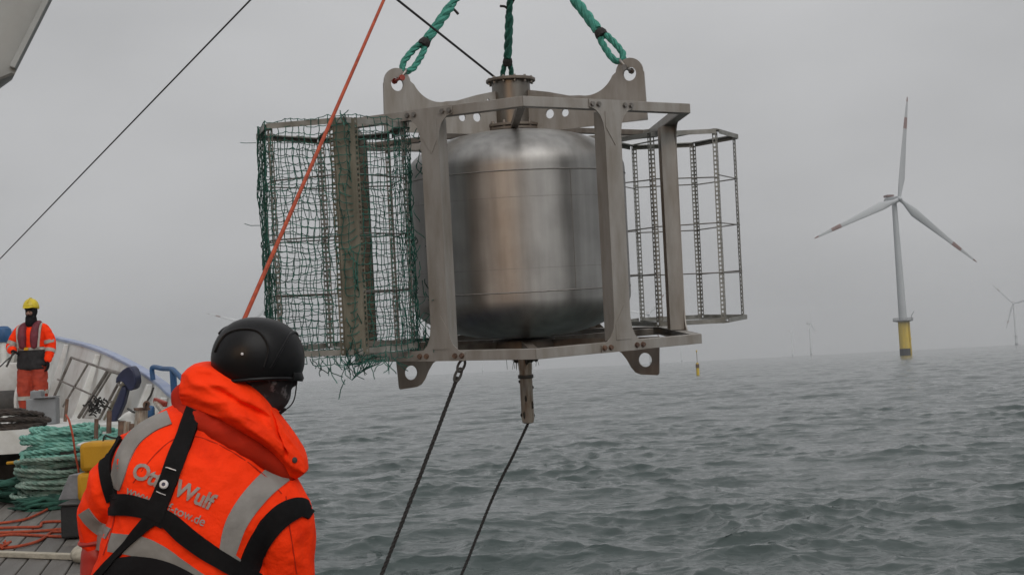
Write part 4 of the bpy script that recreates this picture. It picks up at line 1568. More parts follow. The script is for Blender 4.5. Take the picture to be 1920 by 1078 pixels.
    capsule(j, [U(440, 862, D + .05), U(500, 930, D + .05), U(526, 985, D + .05), U(534, 1070, D + .07), U(540, 1140, D + .14)], [.07, .095, .092, .083, .078])
    capsule(j, [U(540, 1140, D + .14), elR2.lerp(wrR, 0.55), elR2.lerp(wrR, 0.93)], [.078, .066, .055])
    jme = evaluated(j, 0.0095, 7, 'jacket')
    wrinkle(jme, 0.015, 5.5, (1.0, 1.0, 0.6), 2.0)
    wrinkle(jme, 0.0065, 13.0, (1.0, 1.0, 0.7), 5.0)
    bv = BVHTree.FromPolygons([v.co.copy() for v in jme.vertices], [tuple(p.vertices) for p in jme.polygons])
    to_parent(jme, root)
    jacket = link('jacket', None, M_jacket, root, me=jme)
    # red glove and cuff of the hanging arm
    g = MB()
    capsule(g, [U(184, 1036, D + .11), U(183, 1080, D + .11), wrL], [.052, .052, .046])
    gme = evaluated(g, 0.010, 3, 'cuff')
    wrinkle(gme, 0.005, 14, seed=3)
    to_parent(gme, root)
    link('gauntlet', None, M_sleeve, root, me=gme)
    link('gauntlet_cuff', MB().tube([U(184, 1012, D + .11) + FW * (0.054 * math.sin(a)) + ax(-8) * (0.054 * math.cos(a)) for a in [2 * math.pi * i / 24 for i in range(24)]], 0.008, 6, closed=True), M_sleeve, root)

    # ---------------- things lying on the jacket, laid by casting on its surface
    def hit(px, py, off=0.004):
        p = U(px, py, 1.0)
        o = Vector((0, 0, EYE))
        d = (p - o).normalized()
        loc, nrm, idx, dist = bv.ray_cast(o + d * 2.0, d)
        if loc is None:
            loc, nrm, idx, dist = bv.find_nearest(U(px, py, D))
        if nrm.dot(d) > 0: nrm = -nrm
        return loc + nrm * off, nrm
    def strip(name, path, widths, m, off=0.005, th=0.004, ncross=6, smooth_n=6, wrap=None, par=root):
        P = smooth_path([Vector((x, y, 0)) for x, y in path], smooth_n)
        Wd = []
        k = len(P) - 1
        mm = len(widths) - 1
        for i in range(len(P)):
            f = i / k * mm
            a = min(int(f), mm - 1)
            Wd.append(widths[a] + (widths[a + 1] - widths[a]) * (f - a))
        rows, nrms = [], []
        for i, p in enumerate(P):
            t = (P[min(i + 1, k)] - P[max(i - 1, 0)]).normalized()
            n2 = Vector((-t.y, t.x, 0))
            row, nr = [], []
            for c in range(ncross + 1):
                q = p + n2 * Wd[i] * (c / ncross - 0.5)
                h, n_ = hit(q.x, q.y, off)
                row.append(h); nr.append(n_)
            rows.append(row); nrms.append(nr)
        # calm the depth jumps at the rim of the body
        for _ in range(3):
            for i in range(1, len(rows) - 1):
                for c in range(ncross + 1):
                    rows[i][c] = rows[i][c] * 0.6 + (rows[i - 1][c] + rows[i + 1][c]) * 0.2
        mb = MB()
        vs, fs = [], []
        w = ncross + 1
        for r_, n_ in zip(rows, nrms):
            vs += r_
        nn = len(vs)
        for r_, n_ in zip(rows, nrms):
            vs += [p - q * (th + off * 0.8) for p, q in zip(r_, n_)]
        for i in range(len(rows) - 1):
            for c in range(ncross):
                a = i * w + c
                fs.append((a, a + 1, a + w + 1, a + w))
                fs.append((nn + a, nn + a + w, nn + a + w + 1, nn + a + 1))
            a = i * w
            fs.append((a, a + w, nn + a + w, nn + a))
            a = i * w + ncross
            fs.append((a, nn + a, nn + a + w, a + w))
        for a0 in (0, (len(rows) - 1) * w):
            for c in range(ncross):
                fs.append((a0 + c, a0 + c + 1, nn + a0 + c + 1, nn + a0 + c))
        mb.add(vs, fs)
        return link(name, mb, m, par, smooth=45)
    # reflective tape
    strip('reflective_tape', [(318, 783), (285, 797), (252, 822), (233, 855), (222, 892), (214, 915)], [25, 26, 28, 27, 25, 24], M_tape)
    strip('reflective_tape', [(528, 884), (494, 912), (463, 948), (441, 985), (430, 1020), (424, 1045)], [44, 43, 42, 40, 34, 30], M_tape)
    strip('reflective_tape', [(182, 1012), (220, 1018), (262, 1024), (298, 1042), (330, 1064), (370, 1092), (420, 1120)], [34, 36, 40, 42, 40, 40, 40], M_tape)
    strip('reflective_tape', [(418, 1036), (440, 1058), (462, 1085), (490, 1110)], [24, 30, 32, 32], M_tape)
    strip('reflective_tape', [(158, 958), (170, 975), (186, 990), (204, 1000)], [22, 22, 22, 22], M_tape)
    # black lower panel of the jacket
    strip('black_panel', [(178, 1120), (232, 1092), (290, 1090), (345, 1105), (400, 1140)], [60, 100, 90, 70, 60], M_black_cloth, off=0.009)
    # harness webbing
    strip('harness_strap', [(366, 772), (352, 808), (333, 856), (316, 902), (300, 942), (286, 972)], [30, 32, 33, 33, 34, 36], M_strap, off=0.014)
    strip('harness_strap', [(208, 946), (235, 945), (262, 950), (288, 960), (312, 976)], [40, 40, 36, 36, 34], M_strap, off=0.011)
    strip('harness_strap', [(290, 958), (322, 980), (356, 1010), (396, 1038), (436, 1062), (480, 1090)], [28, 34, 36, 34, 32, 32], M_strap, off=0.010)
    strip('harness_strap', [(292, 966), (262, 996), (236, 1024), (208, 1054), (186, 1080), (170, 1105)], [28, 17, 10, 11, 14, 15], M_strap, off=0.012)
    strip('harness_strap', [(222, 818), (206, 842), (198, 870), (202, 905), (212, 938)], [20, 22, 22, 22, 24], M_strap, off=0.009)
    strip('harness_strap', [(584, 962), (562, 950), (532, 962), (504, 990), (482, 1026), (466, 1062), (455, 1095)], [26, 36, 42, 42, 40, 38, 36], M_strap, off=0.008)
    # buckle disc and stitch marks
    h, n_ = hit(310, 910, 0.022)
    q = n_.to_track_quat('Z', 'Y').to_matrix().to_4x4()
    bk = link('buckle', MB().lathe([(0.0125, -0.006), (0.013, 0.0), (0.010, 0.003), (0.002, 0.003)], 20, T(h) @ q), M_white_metal, root)
    link('buckle_centre', MB().lathe([(0.006, 0.002), (0.0055, 0.0045), (0.001, 0.0045)], 12, T(h) @ q), M_navy, bk)
    strip('stitching', [(314, 876), (322, 879), (331, 883)], [1.6, 1.6], M_white_metal, off=0.017, th=0.001, ncross=1)
    strip('stitching', [(297, 920), (304, 923), (313, 927)], [1.6, 1.6], M_white_metal, off=0.017, th=0.001, ncross=1)
    # seams of the yoke
    strip('seam', [(250, 905), (300, 842), (352, 815), (420, 838), (488, 884), (528, 925)], [1.8] * 3, M_seam_shade, off=0.0022, th=0.001, ncross=1)
    strip('seam', [(214, 925), (216, 960), (208, 1000), (194, 1040)], [1.8] * 3, M_seam_shade, off=0.0022, th=0.001, ncross=1)
    strip('seam', [(536, 930), (540, 970), (548, 1020), (556, 1075)], [1.8] * 3, M_seam_shade, off=0.0022, th=0.001, ncross=1)
    # ---------------- printed lettering on the back
    def lettering(name, text, p0, p1, height, slant, weight=0.0, spacing=1.0, stripes=False):
        cu = bpy.data.curves.new('t', 'FONT')
        cu.body = text
        cu.offset = weight
        cu.space_character = spacing
        cu.resolution_u = 3
        to = bpy.data.objects.new('t', cu)
        col.objects.link(to)
        dg = bpy.context.evaluated_depsgraph_get()
        tm = bpy.data.meshes.new_from_object(to.evaluated_get(dg), depsgraph=dg)
        bpy.data.objects.remove(to)
        bm = bmesh.new(); bm.from_mesh(tm)
        bmesh.ops.triangulate(bm, faces=bm.faces)
        bmesh.ops.subdivide_edges(bm, edges=[e for e in bm.edges if e.calc_length() > 0.12], cuts=2)
        bmesh.ops.triangulate(bm, faces=bm.faces)
        xs = [v.co.x for v in bm.verts]; ys = [v.co.y for v in bm.verts]
        x0, x1, y0 = min(xs), max(xs), 0.0
        y1 = max(ys)
        a, b = Vector(p0), Vector(p1)
        e = (b - a)
        up = Vector((e.y, -e.x)).normalized()
        up = (up + e.normalized() * slant).normalized()
        for v in bm.verts:
            fx, fy = (v.co.x - x0) / (x1 - x0), (v.co.y - y0) / (y1 - y0)
            q = a + e * fx + up * height * fy
            h, n_ = hit(q.x, q.y, 0.0045)
            v.co = h
        bm.to_mesh(tm); bm.free()
        to_parent(tm, root)
        link(name, None, M_print, root, me=tm)
    lettering('lettering', 'Otto Wulf', (246, 892), (396, 956), 31, 0.06, 0.030, 0.95)
    lettering('lettering', 'www.wulf-tow.de', (236, 924), (381, 986), 17, 0.0, 0.008, 0.98)

    # ---------------- collar and hood
    c = MB()
    capsule(c, [U(344, 764, D + .03), U(366, 782, D - .02), U(400, 800, D - .035), U(440, 822, D - .03), U(480, 846, D - .02), U(516, 872, D + .0), U(540, 892, D + .03)], [.028, .036, .040, .040, .038, .034, .026])
    capsule(c, [U(350, 745, D + .06), U(420, 780, D + .02), U(480, 820, D + .03), U(530, 860, D + .06)], [.05, .07, .07, .05])
    cme = evaluated(c, 0.009, 3, 'collar')
    wrinkle(cme, 0.005, 12, seed=6)
    to_parent(cme, root)
    link('collar', None, M_seam_shade, root, me=cme)  # its deep red stands for the shadow under the hood
    grid = [  # columns from the left ear round to the right chest flap; rows from upper rim to lower hem: (px, py, depth)
        [(352, 690, .030), (343, 700, .000), (338, 718, -.020), (337, 738, -.022), (340, 752, -.010), (346, 760, .015)],
        [(368, 681, .020), (362, 690, -.030), (360, 712, -.055), (362, 738, -.060), (366, 760, -.050), (374, 772, -.015)],
        [(392, 679, .025), (390, 690, -.035), (392, 716, -.075), (396, 746, -.088), (400, 772, -.080), (404, 786, -.035)],
        [(418, 684, .030), (420, 696, -.030), (424, 722, -.078), (428, 752, -.092), (434, 782, -.098), (434, 800, -.050)],
        [(446, 694, .035), (450, 708, -.020), (456, 736, -.066), (458, 766, -.080), (466, 796, -.102), (464, 816, -.055)],
        [(470, 708, .045), (477, 724, -.010), (484, 754, -.052), (486, 784, -.060), (496, 814, -.090), (492, 834, -.045)],
        [(492, 734, .055), (501, 750, .000), (509, 778, -.036), (512, 806, -.048), (520, 834, -.066), (514, 853, -.030)],
        [(513, 768, .065), (523, 782, .012), (531, 804, -.018), (534, 828, -.030), (540, 852, -.042), (530, 874, -.015)],
        [(535, 800, .075), (546, 812, .030), (553, 830, .004), (556, 850, -.012), (556, 872, -.018), (542, 892, .000)],
        [(552, 826, .090), (563, 838, .055), (570, 855, .030), (573, 872, .016), (572, 886, .010), (556, 898, .020)],
    ]
    G = np.array([[list(U(x, y, D + dd)) for x, y, dd in c_] for c_ in grid])
    def cm(A, n):
        """Catmull-Rom along the first axis"""
        P = np.concatenate([[2 * A[0] - A[1]], A, [2 * A[-1] - A[-2]]])
        out = []
        for q in range(1, len(P) - 2):
            for k in range(n):
                t = k / n
                a, b, c_, d_ = P[q - 1], P[q], P[q + 1], P[q + 2]
                out.append(0.5 * (2 * b + (c_ - a) * t + (2 * a - 5 * b + 4 * c_ - d_) * t * t + (3 * b - a - 3 * c_ + d_) * t ** 3))
        out.append(A[-1])
        return np.array(out)
    G = cm(G, 9)
    G = np.swapaxes(cm(np.swapaxes(G, 0, 1), 9), 0, 1)
    nu_, nv_ = G.shape[:2]
    inner = G + np.array(list(FW)) * 0.045
    # folds: long creases running with the roll plus a few across it
    for a in range(nu_):
        for b in range(nv_):
            u_, v_ = a / (nu_ - 1), b / (nv_ - 1)
            w = Vector((u_ * 3.2 + 0.5 * v_, v_ * 4.5, 2.0))
            f = (1 - 2.4 * abs(noise.noise(w))) * 0.011 + 0.006 * noise.noise(w * 2.7)
            # one deep crease from the crown seam
            cr = v_ - (0.36 + 0.20 * math.sin(u_ * 5.0 - 0.6))
            f -= 0.018 * math.exp(-(cr / 0.035) ** 2) * min(1, max(0, (u_ - 0.18) * 6)) * min(1, max(0, (0.72 - u_) * 5))
            cr2 = u_ - (0.62 + 0.16 * v_)
            f -= 0.020 * math.exp(-(cr2 / 0.022) ** 2) * min(1, max(0, (v_ - 0.15) * 4)) * min(1, max(0, (0.95 - v_) * 6))
            G[a, b] -= np.array(list(FW)) * f * min(1, 6 * min(v_, 1 - v_) + 0.2)
    n1 = nu_ * nv_
    vs = [Vector(G[a, b]) for a in range(nu_) for b in range(nv_)] + [Vector(inner[a, b]) for a in range(nu_) for b in range(nv_)]
    fs = []
    for a in range(nu_ - 1):
        for b in range(nv_ - 1):
            i0 = a * nv_ + b
            fs.append((i0, i0 + 1, i0 + nv_ + 1, i0 + nv_))
            fs.append((n1 + i0, n1 + i0 + nv_, n1 + i0 + nv_ + 1, n1 + i0 + 1))
        i0 = a * nv_
        fs.append((i0, i0 + nv_, n1 + i0 + nv_, n1 + i0))
        i0 = a * nv_ + nv_ - 1
        fs.append((i0, n1 + i0, n1 + i0 + nv_, i0 + nv_))
    for b in range(nv_ - 1):
        fs.append((b, n1 + b, n1 + b + 1, b + 1))
        i0 = (nu_ - 1) * nv_ + b
        fs.append((i0, i0 + 1, n1 + i0 + 1, n1 + i0))
    hme = bpy.data.meshes.new('hood')
    hme.from_pydata([tuple(q) for q in vs], [], fs)
    finish(hme, 70)
    hbv = BVHTree.FromPolygons([v.co.copy() for v in hme.vertices], [tuple(p.vertices) for p in hme.polygons])
    to_parent(hme, root)
    hood = link('hood', None, M_jacket, root, me=hme)
    p = U(552, 862, 1.0); o = Vector((0, 0, EYE)); d = (p - o).normalized()
    loc, nrm, _, _ = hbv.ray_cast(o + d * 2, d)
    if loc is not None:
        link('snap_button', MB().lathe([(0.009, -0.004), (0.009, 0.003), (0.002, 0.005)], 14, T(loc) @ nrm.to_track_quat('Z', 'Y').to_matrix().to_4x4()), M_iron, hood)

    # ---------------- helmet
    hc = U(484, 674, D + 0.045)
    fwd = (CR * 0.82 + CF * 0.55 - CU * 0.10).normalized()
    hu = (CU + CR * 0.05)
    hu = (hu - fwd * hu.dot(fwd)).normalized()
    rt = fwd.cross(hu).normalized()
    def dome(th, ph, k=1.0):
        """th from the crown (0) down, ph round from the front"""
        ct, st = math.cos(th), math.sin(th)
        sq = abs(st) ** 0.86
        a = 0.147 if math.cos(ph) > 0 else 0.146
        zz = 0.131 if ct > 0 else 0.115
        return hc + (fwd * (a * sq * math.cos(ph)) + rt * (0.119 * sq * math.sin(ph)) + hu * (zz * ct)) * k
    nph, nth = 56, 22
    def th_rim(ph):
        return R(119 + 7 * math.cos(ph + math.pi) + 4 * math.cos(2 * ph))
    mb = MB()
    vs, fs = [], []
    for k, sgn in ((1.0, 0), (0.955, 1)):
        for i in range(nth + 1):
            for q in range(nph):
                ph = 2 * math.pi * q / nph
                vs.append(dome(th_rim(ph) * i / nth, ph, k))
    n1 = (nth + 1) * nph
    for i in range(nth):
        for q in range(nph):
            l = (q + 1) % nph
            fs.append((i * nph + q, (i + 1) * nph + q, (i + 1) * nph + l, i * nph + l))
            fs.append((n1 + i * nph + q, n1 + i * nph + l, n1 + (i + 1) * nph + l, n1 + (i + 1) * nph + q))
    for q in range(nph):
        l = (q + 1) % nph
        fs.append((nth * nph + q, n1 + nth * nph + q, n1 + nth * nph + l, nth * nph + l))
    mb.add(vs, fs)
    helmet = link('helmet', mb, M_helmet, root, smooth=40)
    # rim and short peak
    link('rim', MB().tube([dome(th_rim(2 * math.pi * q / 56), 2 * math.pi * q / 56, 1.005) for q in range(56)], 0.0062, 8, closed=True), M_helmet, helmet)
    pk = MB()
    vs, fs = [], []
    for q in range(15):
        ph = R(-56 + 112 * q / 14)
        e = dome(th_rim(ph) - R(9), ph, 0.99)
        outv = (fwd * math.cos(ph) + rt * math.sin(ph))
        w_ = 0.007 * math.cos(ph * 1.4) + 0.004
        vs += [e + hu * 0.010, e + outv * w_ - hu * 0.014, e + outv * (w_ - 0.004) - hu * 0.024, e - hu * 0.02]
    for q in range(14):
        for k in range(4):
            l = (k + 1) % 4
            fs.append((q * 4 + k, q * 4 + l, q * 4 + 4 + l, q * 4 + 4 + k))
    fs += [(0, 1, 2, 3), (56 + 3, 56 + 2, 56 + 1, 56)]
    link('peak', pk.add(vs, fs), M_helmet, helmet, smooth=50)
    # raised ridges bounding the side shells, as arcs on the dome
    def ridge(path, r=0.0048):
        pts = []
        for th, ph in path:
            pts.append(Vector((R(th), R(ph), 0)))
        P = smooth_path(pts, 6)
        link('ridge', MB().tube([dome(p.x, p.y, 1.004) for p in P], r, 6), M_helmet, helmet)
    ridge([(98, 100), (70, 97), (48, 112), (46, 140), (58, 165), (84, 174)])
    ridge([(98, 92), (72, 80), (50, 60), (44, 35), (50, 8)])
    ridge([(98, -100), (70, -97), (48, -112), (46, -140), (58, -165)])
    ridge([(98, -92), (72, -80), (50, -60), (44, -35), (50, -8)])
    link('strap_clip', MB().box(U(407, 690, D + 0.0), (0.02, 0.02, 0.03)), M_helmet, helmet, smooth=None, bevel=0.004)
    # chin strap hanging loose at the front
    cs = [U(556, 712, D + 0.06), U(555, 730, D + 0.06), U(551, 750, D + 0.055), U(542, 763, D + 0.05), U(530, 770, D + 0.045), U(514, 782, D + 0.04)]
    link('chin_strap', MB().tube(smooth_path(cs, 5), [0.0022] * 26, 6), M_strap, helmet)
    link('strap_buckle', MB().bar(U(536, 766, D + .048), U(524, 775, D + .045), 0.010, 0.010), M_strap, helmet, smooth=None, bevel=0.003)
    link('glint_dot', MB().lathe([(0.004, -0.001), (0.004, 0.002), (0.001, 0.003)], 10, T(dome(R(82), R(128), 1.0)) @ (dome(R(82), R(128)) - hc).to_track_quat('Z', 'Y').to_matrix().to_4x4()), M_white_metal, helmet)  # white dot standing in for a lamp glint on the shell
build_worker()

M_skirt = mat('charcoal_cloth', (0.035, 0.033, 0.034), 0.85, scale=9, color2=(0.016, 0.015, 0.016), spec=0.2)
def build_deckhand():
    d = 18.2
    g = U(63, 740, d)
    base = Vector((g.x, d, FORE_Z))
    root = empty('person', T(base))
    tag(root, 'crew member in yellow helmet and red life vest standing on the bow', 'person')
    def P(x, y, z): return base + Vector((x, y, z))
    def part(name, mb, vox, m, w=0.0, par=root):
        me = evaluated(mb, vox, 8 if name == 'jacket_skirt' else 3, name)
        if w: wrinkle(me, w, 9, seed=len(name))
        to_parent(me, root)
        return link(name, None, m, par, me=me)
    # body
    b = MB()
    hc = P(0.0, -0.02, 1.66)
    b.ellipsoid(hc, (0.078, 0.098, 0.115))
    b.ellipsoid(hc + Vector((0, -0.03, -0.06)), (0.06, 0.07, 0.065))
    b.ellipsoid(hc + Vector((0, -0.10, -0.015)), (0.014, 0.024, 0.026))
    for sx in (-1, 1): b.ellipsoid(hc + Vector((sx * 0.078, 0, -0.01)), (0.012, 0.028, 0.034))
    capsule(b, [P(0, 0, 1.58), P(0, 0.01, 1.46)], [0.06, 0.075])
    capsule(b, [P(0, 0.01, 1.38), P(0, 0.01, 1.15), P(0, 0, 0.92)], [0.13, 0.13, 0.14])
    shl, shr = P(-0.19, 0, 1.40), P(0.20, 0, 1.40)
    ell, elr = P(-0.31, -0.05, 1.13), P(0.275, 0.02, 1.12)
    wrl, wrr = P(-0.20, -0.24, 1.06), P(0.255, -0.05, 0.90)
    capsule(b, [shl, ell, wrl], [0.055, 0.045, 0.033])
    capsule(b, [shr, elr, wrr], [0.055, 0.045, 0.033])
    hand(b, wrl, Vector((0.8, -0.5, -0.15)), Vector((0, 0.3, -1)), Vector((0.2, -0.9, 0.3)), 1.1, 0.9)
    hand(b, wrr, Vector((0.02, -0.12, -1)), Vector((-1, 0, 0)), Vector((0, -1, 0.1)), 1.1, 0.5)
    for sx in (-1, 1):
        capsule(b, [P(sx * 0.09, 0, 0.92), P(sx * 0.11, -0.03, 0.5), P(sx * 0.115, 0.02, 0.10)], [0.08, 0.06, 0.045])
        capsule(b, [P(sx * 0.115, 0.02, 0.05), P(sx * 0.13, -0.15, 0.035)], [0.04, 0.035])
    part('body', b, 0.012, M_black_cloth)
    # face between balaclava and helmet
    f = MB()
    f.ellipsoid(hc + Vector((0.0, -0.080, -0.012)), (0.052, 0.036, 0.036))
    f.ellipsoid(hc + Vector((0.0, -0.122, -0.018)), (0.013, 0.02, 0.024))
    fc = part('face', f, 0.006, M_skin)
    for sx in (-1, 1):
        link('eye', MB().ellipsoid(hc + Vector((sx * 0.024, -0.113, 0.006)), (0.010, 0.006, 0.006), None, 8, 6), M_black_cloth, fc)
    # trousers
    t = MB()
    capsule(t, [P(-0.06, 0, 0.90), P(0.06, 0, 0.90)], [0.155, 0.155])
    for sx in (-1, 1):
        capsule(t, [P(sx * 0.10, 0, 0.86), P(sx * 0.12, -0.03, 0.5), P(sx * 0.12, 0.01, 0.13)], [0.125, 0.108, 0.092])
    part('trousers', t, 0.016, M_trouser, 0.016)
    for sx in (-1, 1):
        for z, r_ in (((0.34, 0.113),) if sx < 0 else ((0.43, 0.117),)):
            mb = MB().lathe([(r_, z - 0.03), (r_ + 0.003, z), (r_, z + 0.03)], 22, T(P(sx * 0.12, -0.02, 0)))
            link('trouser_band', mb, M_tape2, root)
        bt = MB()
        capsule(bt, [P(sx * 0.12, 0.01, 0.22), P(sx * 0.12, 0.02, 0.06)], [0.075, 0.06])
        capsule(bt, [P(sx * 0.12, 0.02, 0.052), P(sx * 0.135, -0.18, 0.045)], [0.05, 0.044])
        part('boot', bt, 0.014, M_rubber)
    # jacket
    j = MB()
    X, Y = Vector((1, 0, 0)), Vector((0, 1, 0))
    j.loft([(P(0, 0.01, 1.10), X, Y, .195, .15), (P(0, 0.01, 1.25), X, Y, .215, .155), (P(0, 0.01, 1.37), X, Y, .215, .145), (P(0, 0.015, 1.45), X, Y, .16, .11), (P(0, 0.015, 1.50), X, Y, .09, .08)], 24, 2.4)
    capsule(j, [P(-0.17, 0, 1.40), P(-0.255, -0.02, 1.27), ell, ell.lerp(wrl, 0.72)], [.085, .085, .075, .058])
    capsule(j, [P(0.17, 0, 1.40), P(0.245, 0.01, 1.27), elr, elr.lerp(wrr, 0.85)], [.085, .085, .075, .060])
    part('jacket', j, 0.014, M_jacket, 0.013)
    lo = MB().loft([(P(0, 0, 0.78), X, Y, .205, .155), (P(0, 0, 0.84), X, Y, .232, .172), (P(0, 0, 0.95), X, Y, .222, .166), (P(0, 0.01, 1.12), X, Y, .200, .154)], 24, 2.4)
    part('jacket_skirt', lo, 0.014, M_skirt, 0.018)
    # sleeve bands
    def band(a, b_, f, r_, w_=0.028):
        c = a.lerp(b_, f); dd = (b_ - a).normalized()
        link('sleeve_band', MB().tube([c - dd * w_, c, c + dd * w_], [r_, r_ + .003, r_], 18), M_tape2, root)
    band(P(-0.255, -0.02, 1.27), ell, 0.55, 0.086)
    band(P(0.245, 0.01, 1.27), elr, 0.45, 0.086)
    band(elr, wrr, 0.28, 0.078)
    band(ell, wrl, 0.35, 0.074, 0.02)
    # life vest: two padded lobes and collar, belt with buckle
    v = MB()
    for sx in (-1, 1):
        capsule(v, [P(sx * 0.075, 0.05, 1.49), P(sx * 0.10, -0.10, 1.42), P(sx * 0.095, -0.155, 1.27), P(sx * 0.085, -0.155, 1.14)], [.05, .062, .066, .05])
    capsule(v, [P(-0.08, 0.08, 1.49), P(0, 0.12, 1.48), P(0.08, 0.08, 1.49)], [.05, .05, .05])
    vest = part('life_vest', v, 0.011, M_vest, 0.004)
    for sx in (-1, 1):
        link('vest_strap', MB().tube(smooth_path([P(sx * 0.150, 0.02, 1.49), P(sx * 0.175, -0.12, 1.42), P(sx * 0.165, -0.155, 1.25), P(sx * 0.155, -0.165, 1.11)], 5), 0.018, 8), M_tape2, vest)
    link('belt', MB().loft([(P(0, 0.01, 1.075), X, Y, .219, .172), (P(0, 0.01, 1.115), X, Y, .216, .170)], 28, 2.4), M_tape2, vest)
    link('belt_buckle', MB().box(P(-0.03, -0.168, 1.095), (0.07, 0.02, 0.045)), M_yellow, vest, smooth=None, bevel=0.006)
    # neck gaiter and helmet
    n = MB()
    capsule(n, [P(0, -0.02, 1.44), P(0, -0.03, 1.57)], [.088, .085])
    n.ellipsoid(P(0, -0.06, 1.50), (0.075, 0.08, 0.09))
    part('neck_gaiter', n, 0.011, M_black_cloth, 0.003)
    bal = MB()
    bal.ellipsoid(hc + Vector((0, 0.01, 0.02)), (0.088, 0.106, 0.115))
    bal.ellipsoid(hc + Vector((0, -0.075, 0.055)), (0.075, 0.045, 0.03))
    part('balaclava', bal, 0.010, M_black_cloth)
    h = MB()
    prof = [(0.002, 0.145)] + [(0.122 * math.sin(R(a)) ** 0.9, 0.145 * math.cos(R(a))) for a in range(10, 91, 10)] + [(0.118, -0.012), (0.110, -0.012)]
    h.lathe(prof, 28, T(hc + Vector((0, 0, 0.075))) @ Matrix.Rotation(R(-4), 4, 'X') @ Matrix.Diagonal((0.96, 1.16, 1, 1)))
    hl = link('helmet', h, M_helmet_y, root, smooth=50)
    pk = MB().loft([(hc + Vector((0, -0.125, 0.078)), X, Vector((0, 0, 1)), .085, .008), (hc + Vector((0, -0.155, 0.068)), X, Vector((0, 0, 1)), .07, .006), (hc + Vector((0, -0.168, 0.062)), X, Vector((0, 0, 1)), .04, .004)], 16)
    link('peak', pk, M_helmet_y, hl)
    link('crown_ridge', MB().tube([hc + Vector((0, 0.15 * math.sin(R(a)), 0.075 + 0.150 * math.cos(R(a)))) for a in range(-60, 61, 12)], 0.010, 8), M_helmet_y, hl)
    return base, wrl
DH_BASE, DH_WR = build_deckhand()
w0 = DH_WR + Vector((0.06, -0.08, -0.03))
line('remote_lead', 'thin dark lead running from the crew member in the yellow helmet', smooth_path([w0, w0 + Vector((-0.12, -0.02, -0.10)), w0 + Vector((-0.35, 0.05, -0.25)), w0 + Vector((-0.9, 0.1, -0.5)), w0 + Vector((-1.5, 0.1, -0.95))], 6), 0.010, M_cable, 'cable')
tag(link('steel_rod', MB().tube([w0 + Vector((-0.02, 0.0, 0.02)), w0 + Vector((-0.12, -0.03, -0.20))], 0.016, 8), M_iron), 'short dark rod held at the waist by the bow crew member', 'rod')

# ------------------------------------------------------------------ gear on the bow
def px_tube(mb, pts, r, n=8, sm=0):
    P = [U(*p) for p in pts]
    mb.tube(smooth_path(P, sm) if sm else P, r, n)

def build_gangway():
    root = empty('gangway_frame', T(U(160, 790, 16.0)))
    tag(root, 'grey tubular gangway frame leaning against the inner bulwark', 'gangway')
    def dep(px): return 17.3 - (px - 105) * 0.0150
    def t(name, pts, r, m=M_galv_pipe, n=8):
        mb = MB(); px_tube(mb, [(x, y, dep(x)) for x, y in pts], r, n); link(name, mb, m, root)
    t('outer_rail', [(92, 765), (134, 670)], 0.020)
    t('top_rail', [(134, 670), (200, 693)], 0.018)
    t('rung', [(108, 711), (170, 739)], 0.014)
    t('stringer', [(165, 682), (118, 762)], 0.016)
    t('stringer', [(203, 694), (148, 782)], 0.026)
    t('stringer', [(209, 696), (156, 782)], 0.016)
    t('top_rail', [(200, 693), (238, 704)], 0.026)
    t('end_post', [(230, 703), (186, 786)], 0.020)
    t('end_post', [(240, 704), (198, 786)], 0.034, M_galv_pipe2)
    t('rung', [(222, 720), (232, 724)], 0.02)
    t('rung', [(205, 752), (216, 756)], 0.02)
M_galv_pipe = mat('pipe_paint', (0.26, 0.24, 0.215), 0.55, 0.3, scale=8, color2=(0.12, 0.10, 0.09))
M_galv_pipe2 = mat('pipe_paint_tan', (0.30, 0.28, 0.22), 0.6, 0.2, scale=8, color2=(0.17, 0.14, 0.10))
build_gangway()

def build_cowl():
    root = empty('bow_fitting', T(U(215, 800, 15.6)))
    tag(root, 'dark navy anchor-shaped fitting leaning beside the gangway frame', 'anchor')
    d = 15.0
    def px_prism(name, pts, th, bev):
        n = len(pts)
        a = [U(x, y, d) for x, y in pts]
        b = [U(x, y, d) + CF * th for x, y in pts]
        fs = [tuple(t) for t in tessellate_polygon([[Vector((x, -y, 0)) for x, y in pts]])]
        fs = fs + [tuple(i_ + n for i_ in reversed(t)) for t in fs] + [(i_, (i_ + 1) % n, (i_ + 1) % n + n, i_ + n) for i_ in range(n)]
        link(name, MB().add(a + b, fs), M_navy, root, smooth=50, bevel=bev)
    px_prism('shank', [(198, 796), (215, 794), (231, 758), (239, 726), (228, 722), (212, 760)], 0.16, 0.03)
    d = 14.97
    px_prism('fluke', [(216, 719), (217, 709), (222, 701), (229, 694), (238, 688), (245, 688), (250, 694), (254, 706), (255, 718), (251, 729), (245, 733), (239, 731), (235, 724), (229, 716), (224, 714)], 0.24, 0.035)
build_cowl()
tb = MB()
_r = random.Random(31)
for _ in range(26):
    c_ = U(182 + _r.uniform(-14, 14), 757 + _r.uniform(-10, 12), 15.3 + _r.uniform(-.08, .08))
    q_ = [c_]
    for _k in range(4):
        q_.append(q_[-1] + Vector((_r.uniform(-.05, .05), _r.uniform(-.04, .04), _r.uniform(-.06, .04))))
    tb.tube(smooth_path(q_, 3), 0.009, 5)
tag(link('rope_tangle', tb, M_black_rope), 'dark tangle of line hanging on the gangway frame', 'rope')

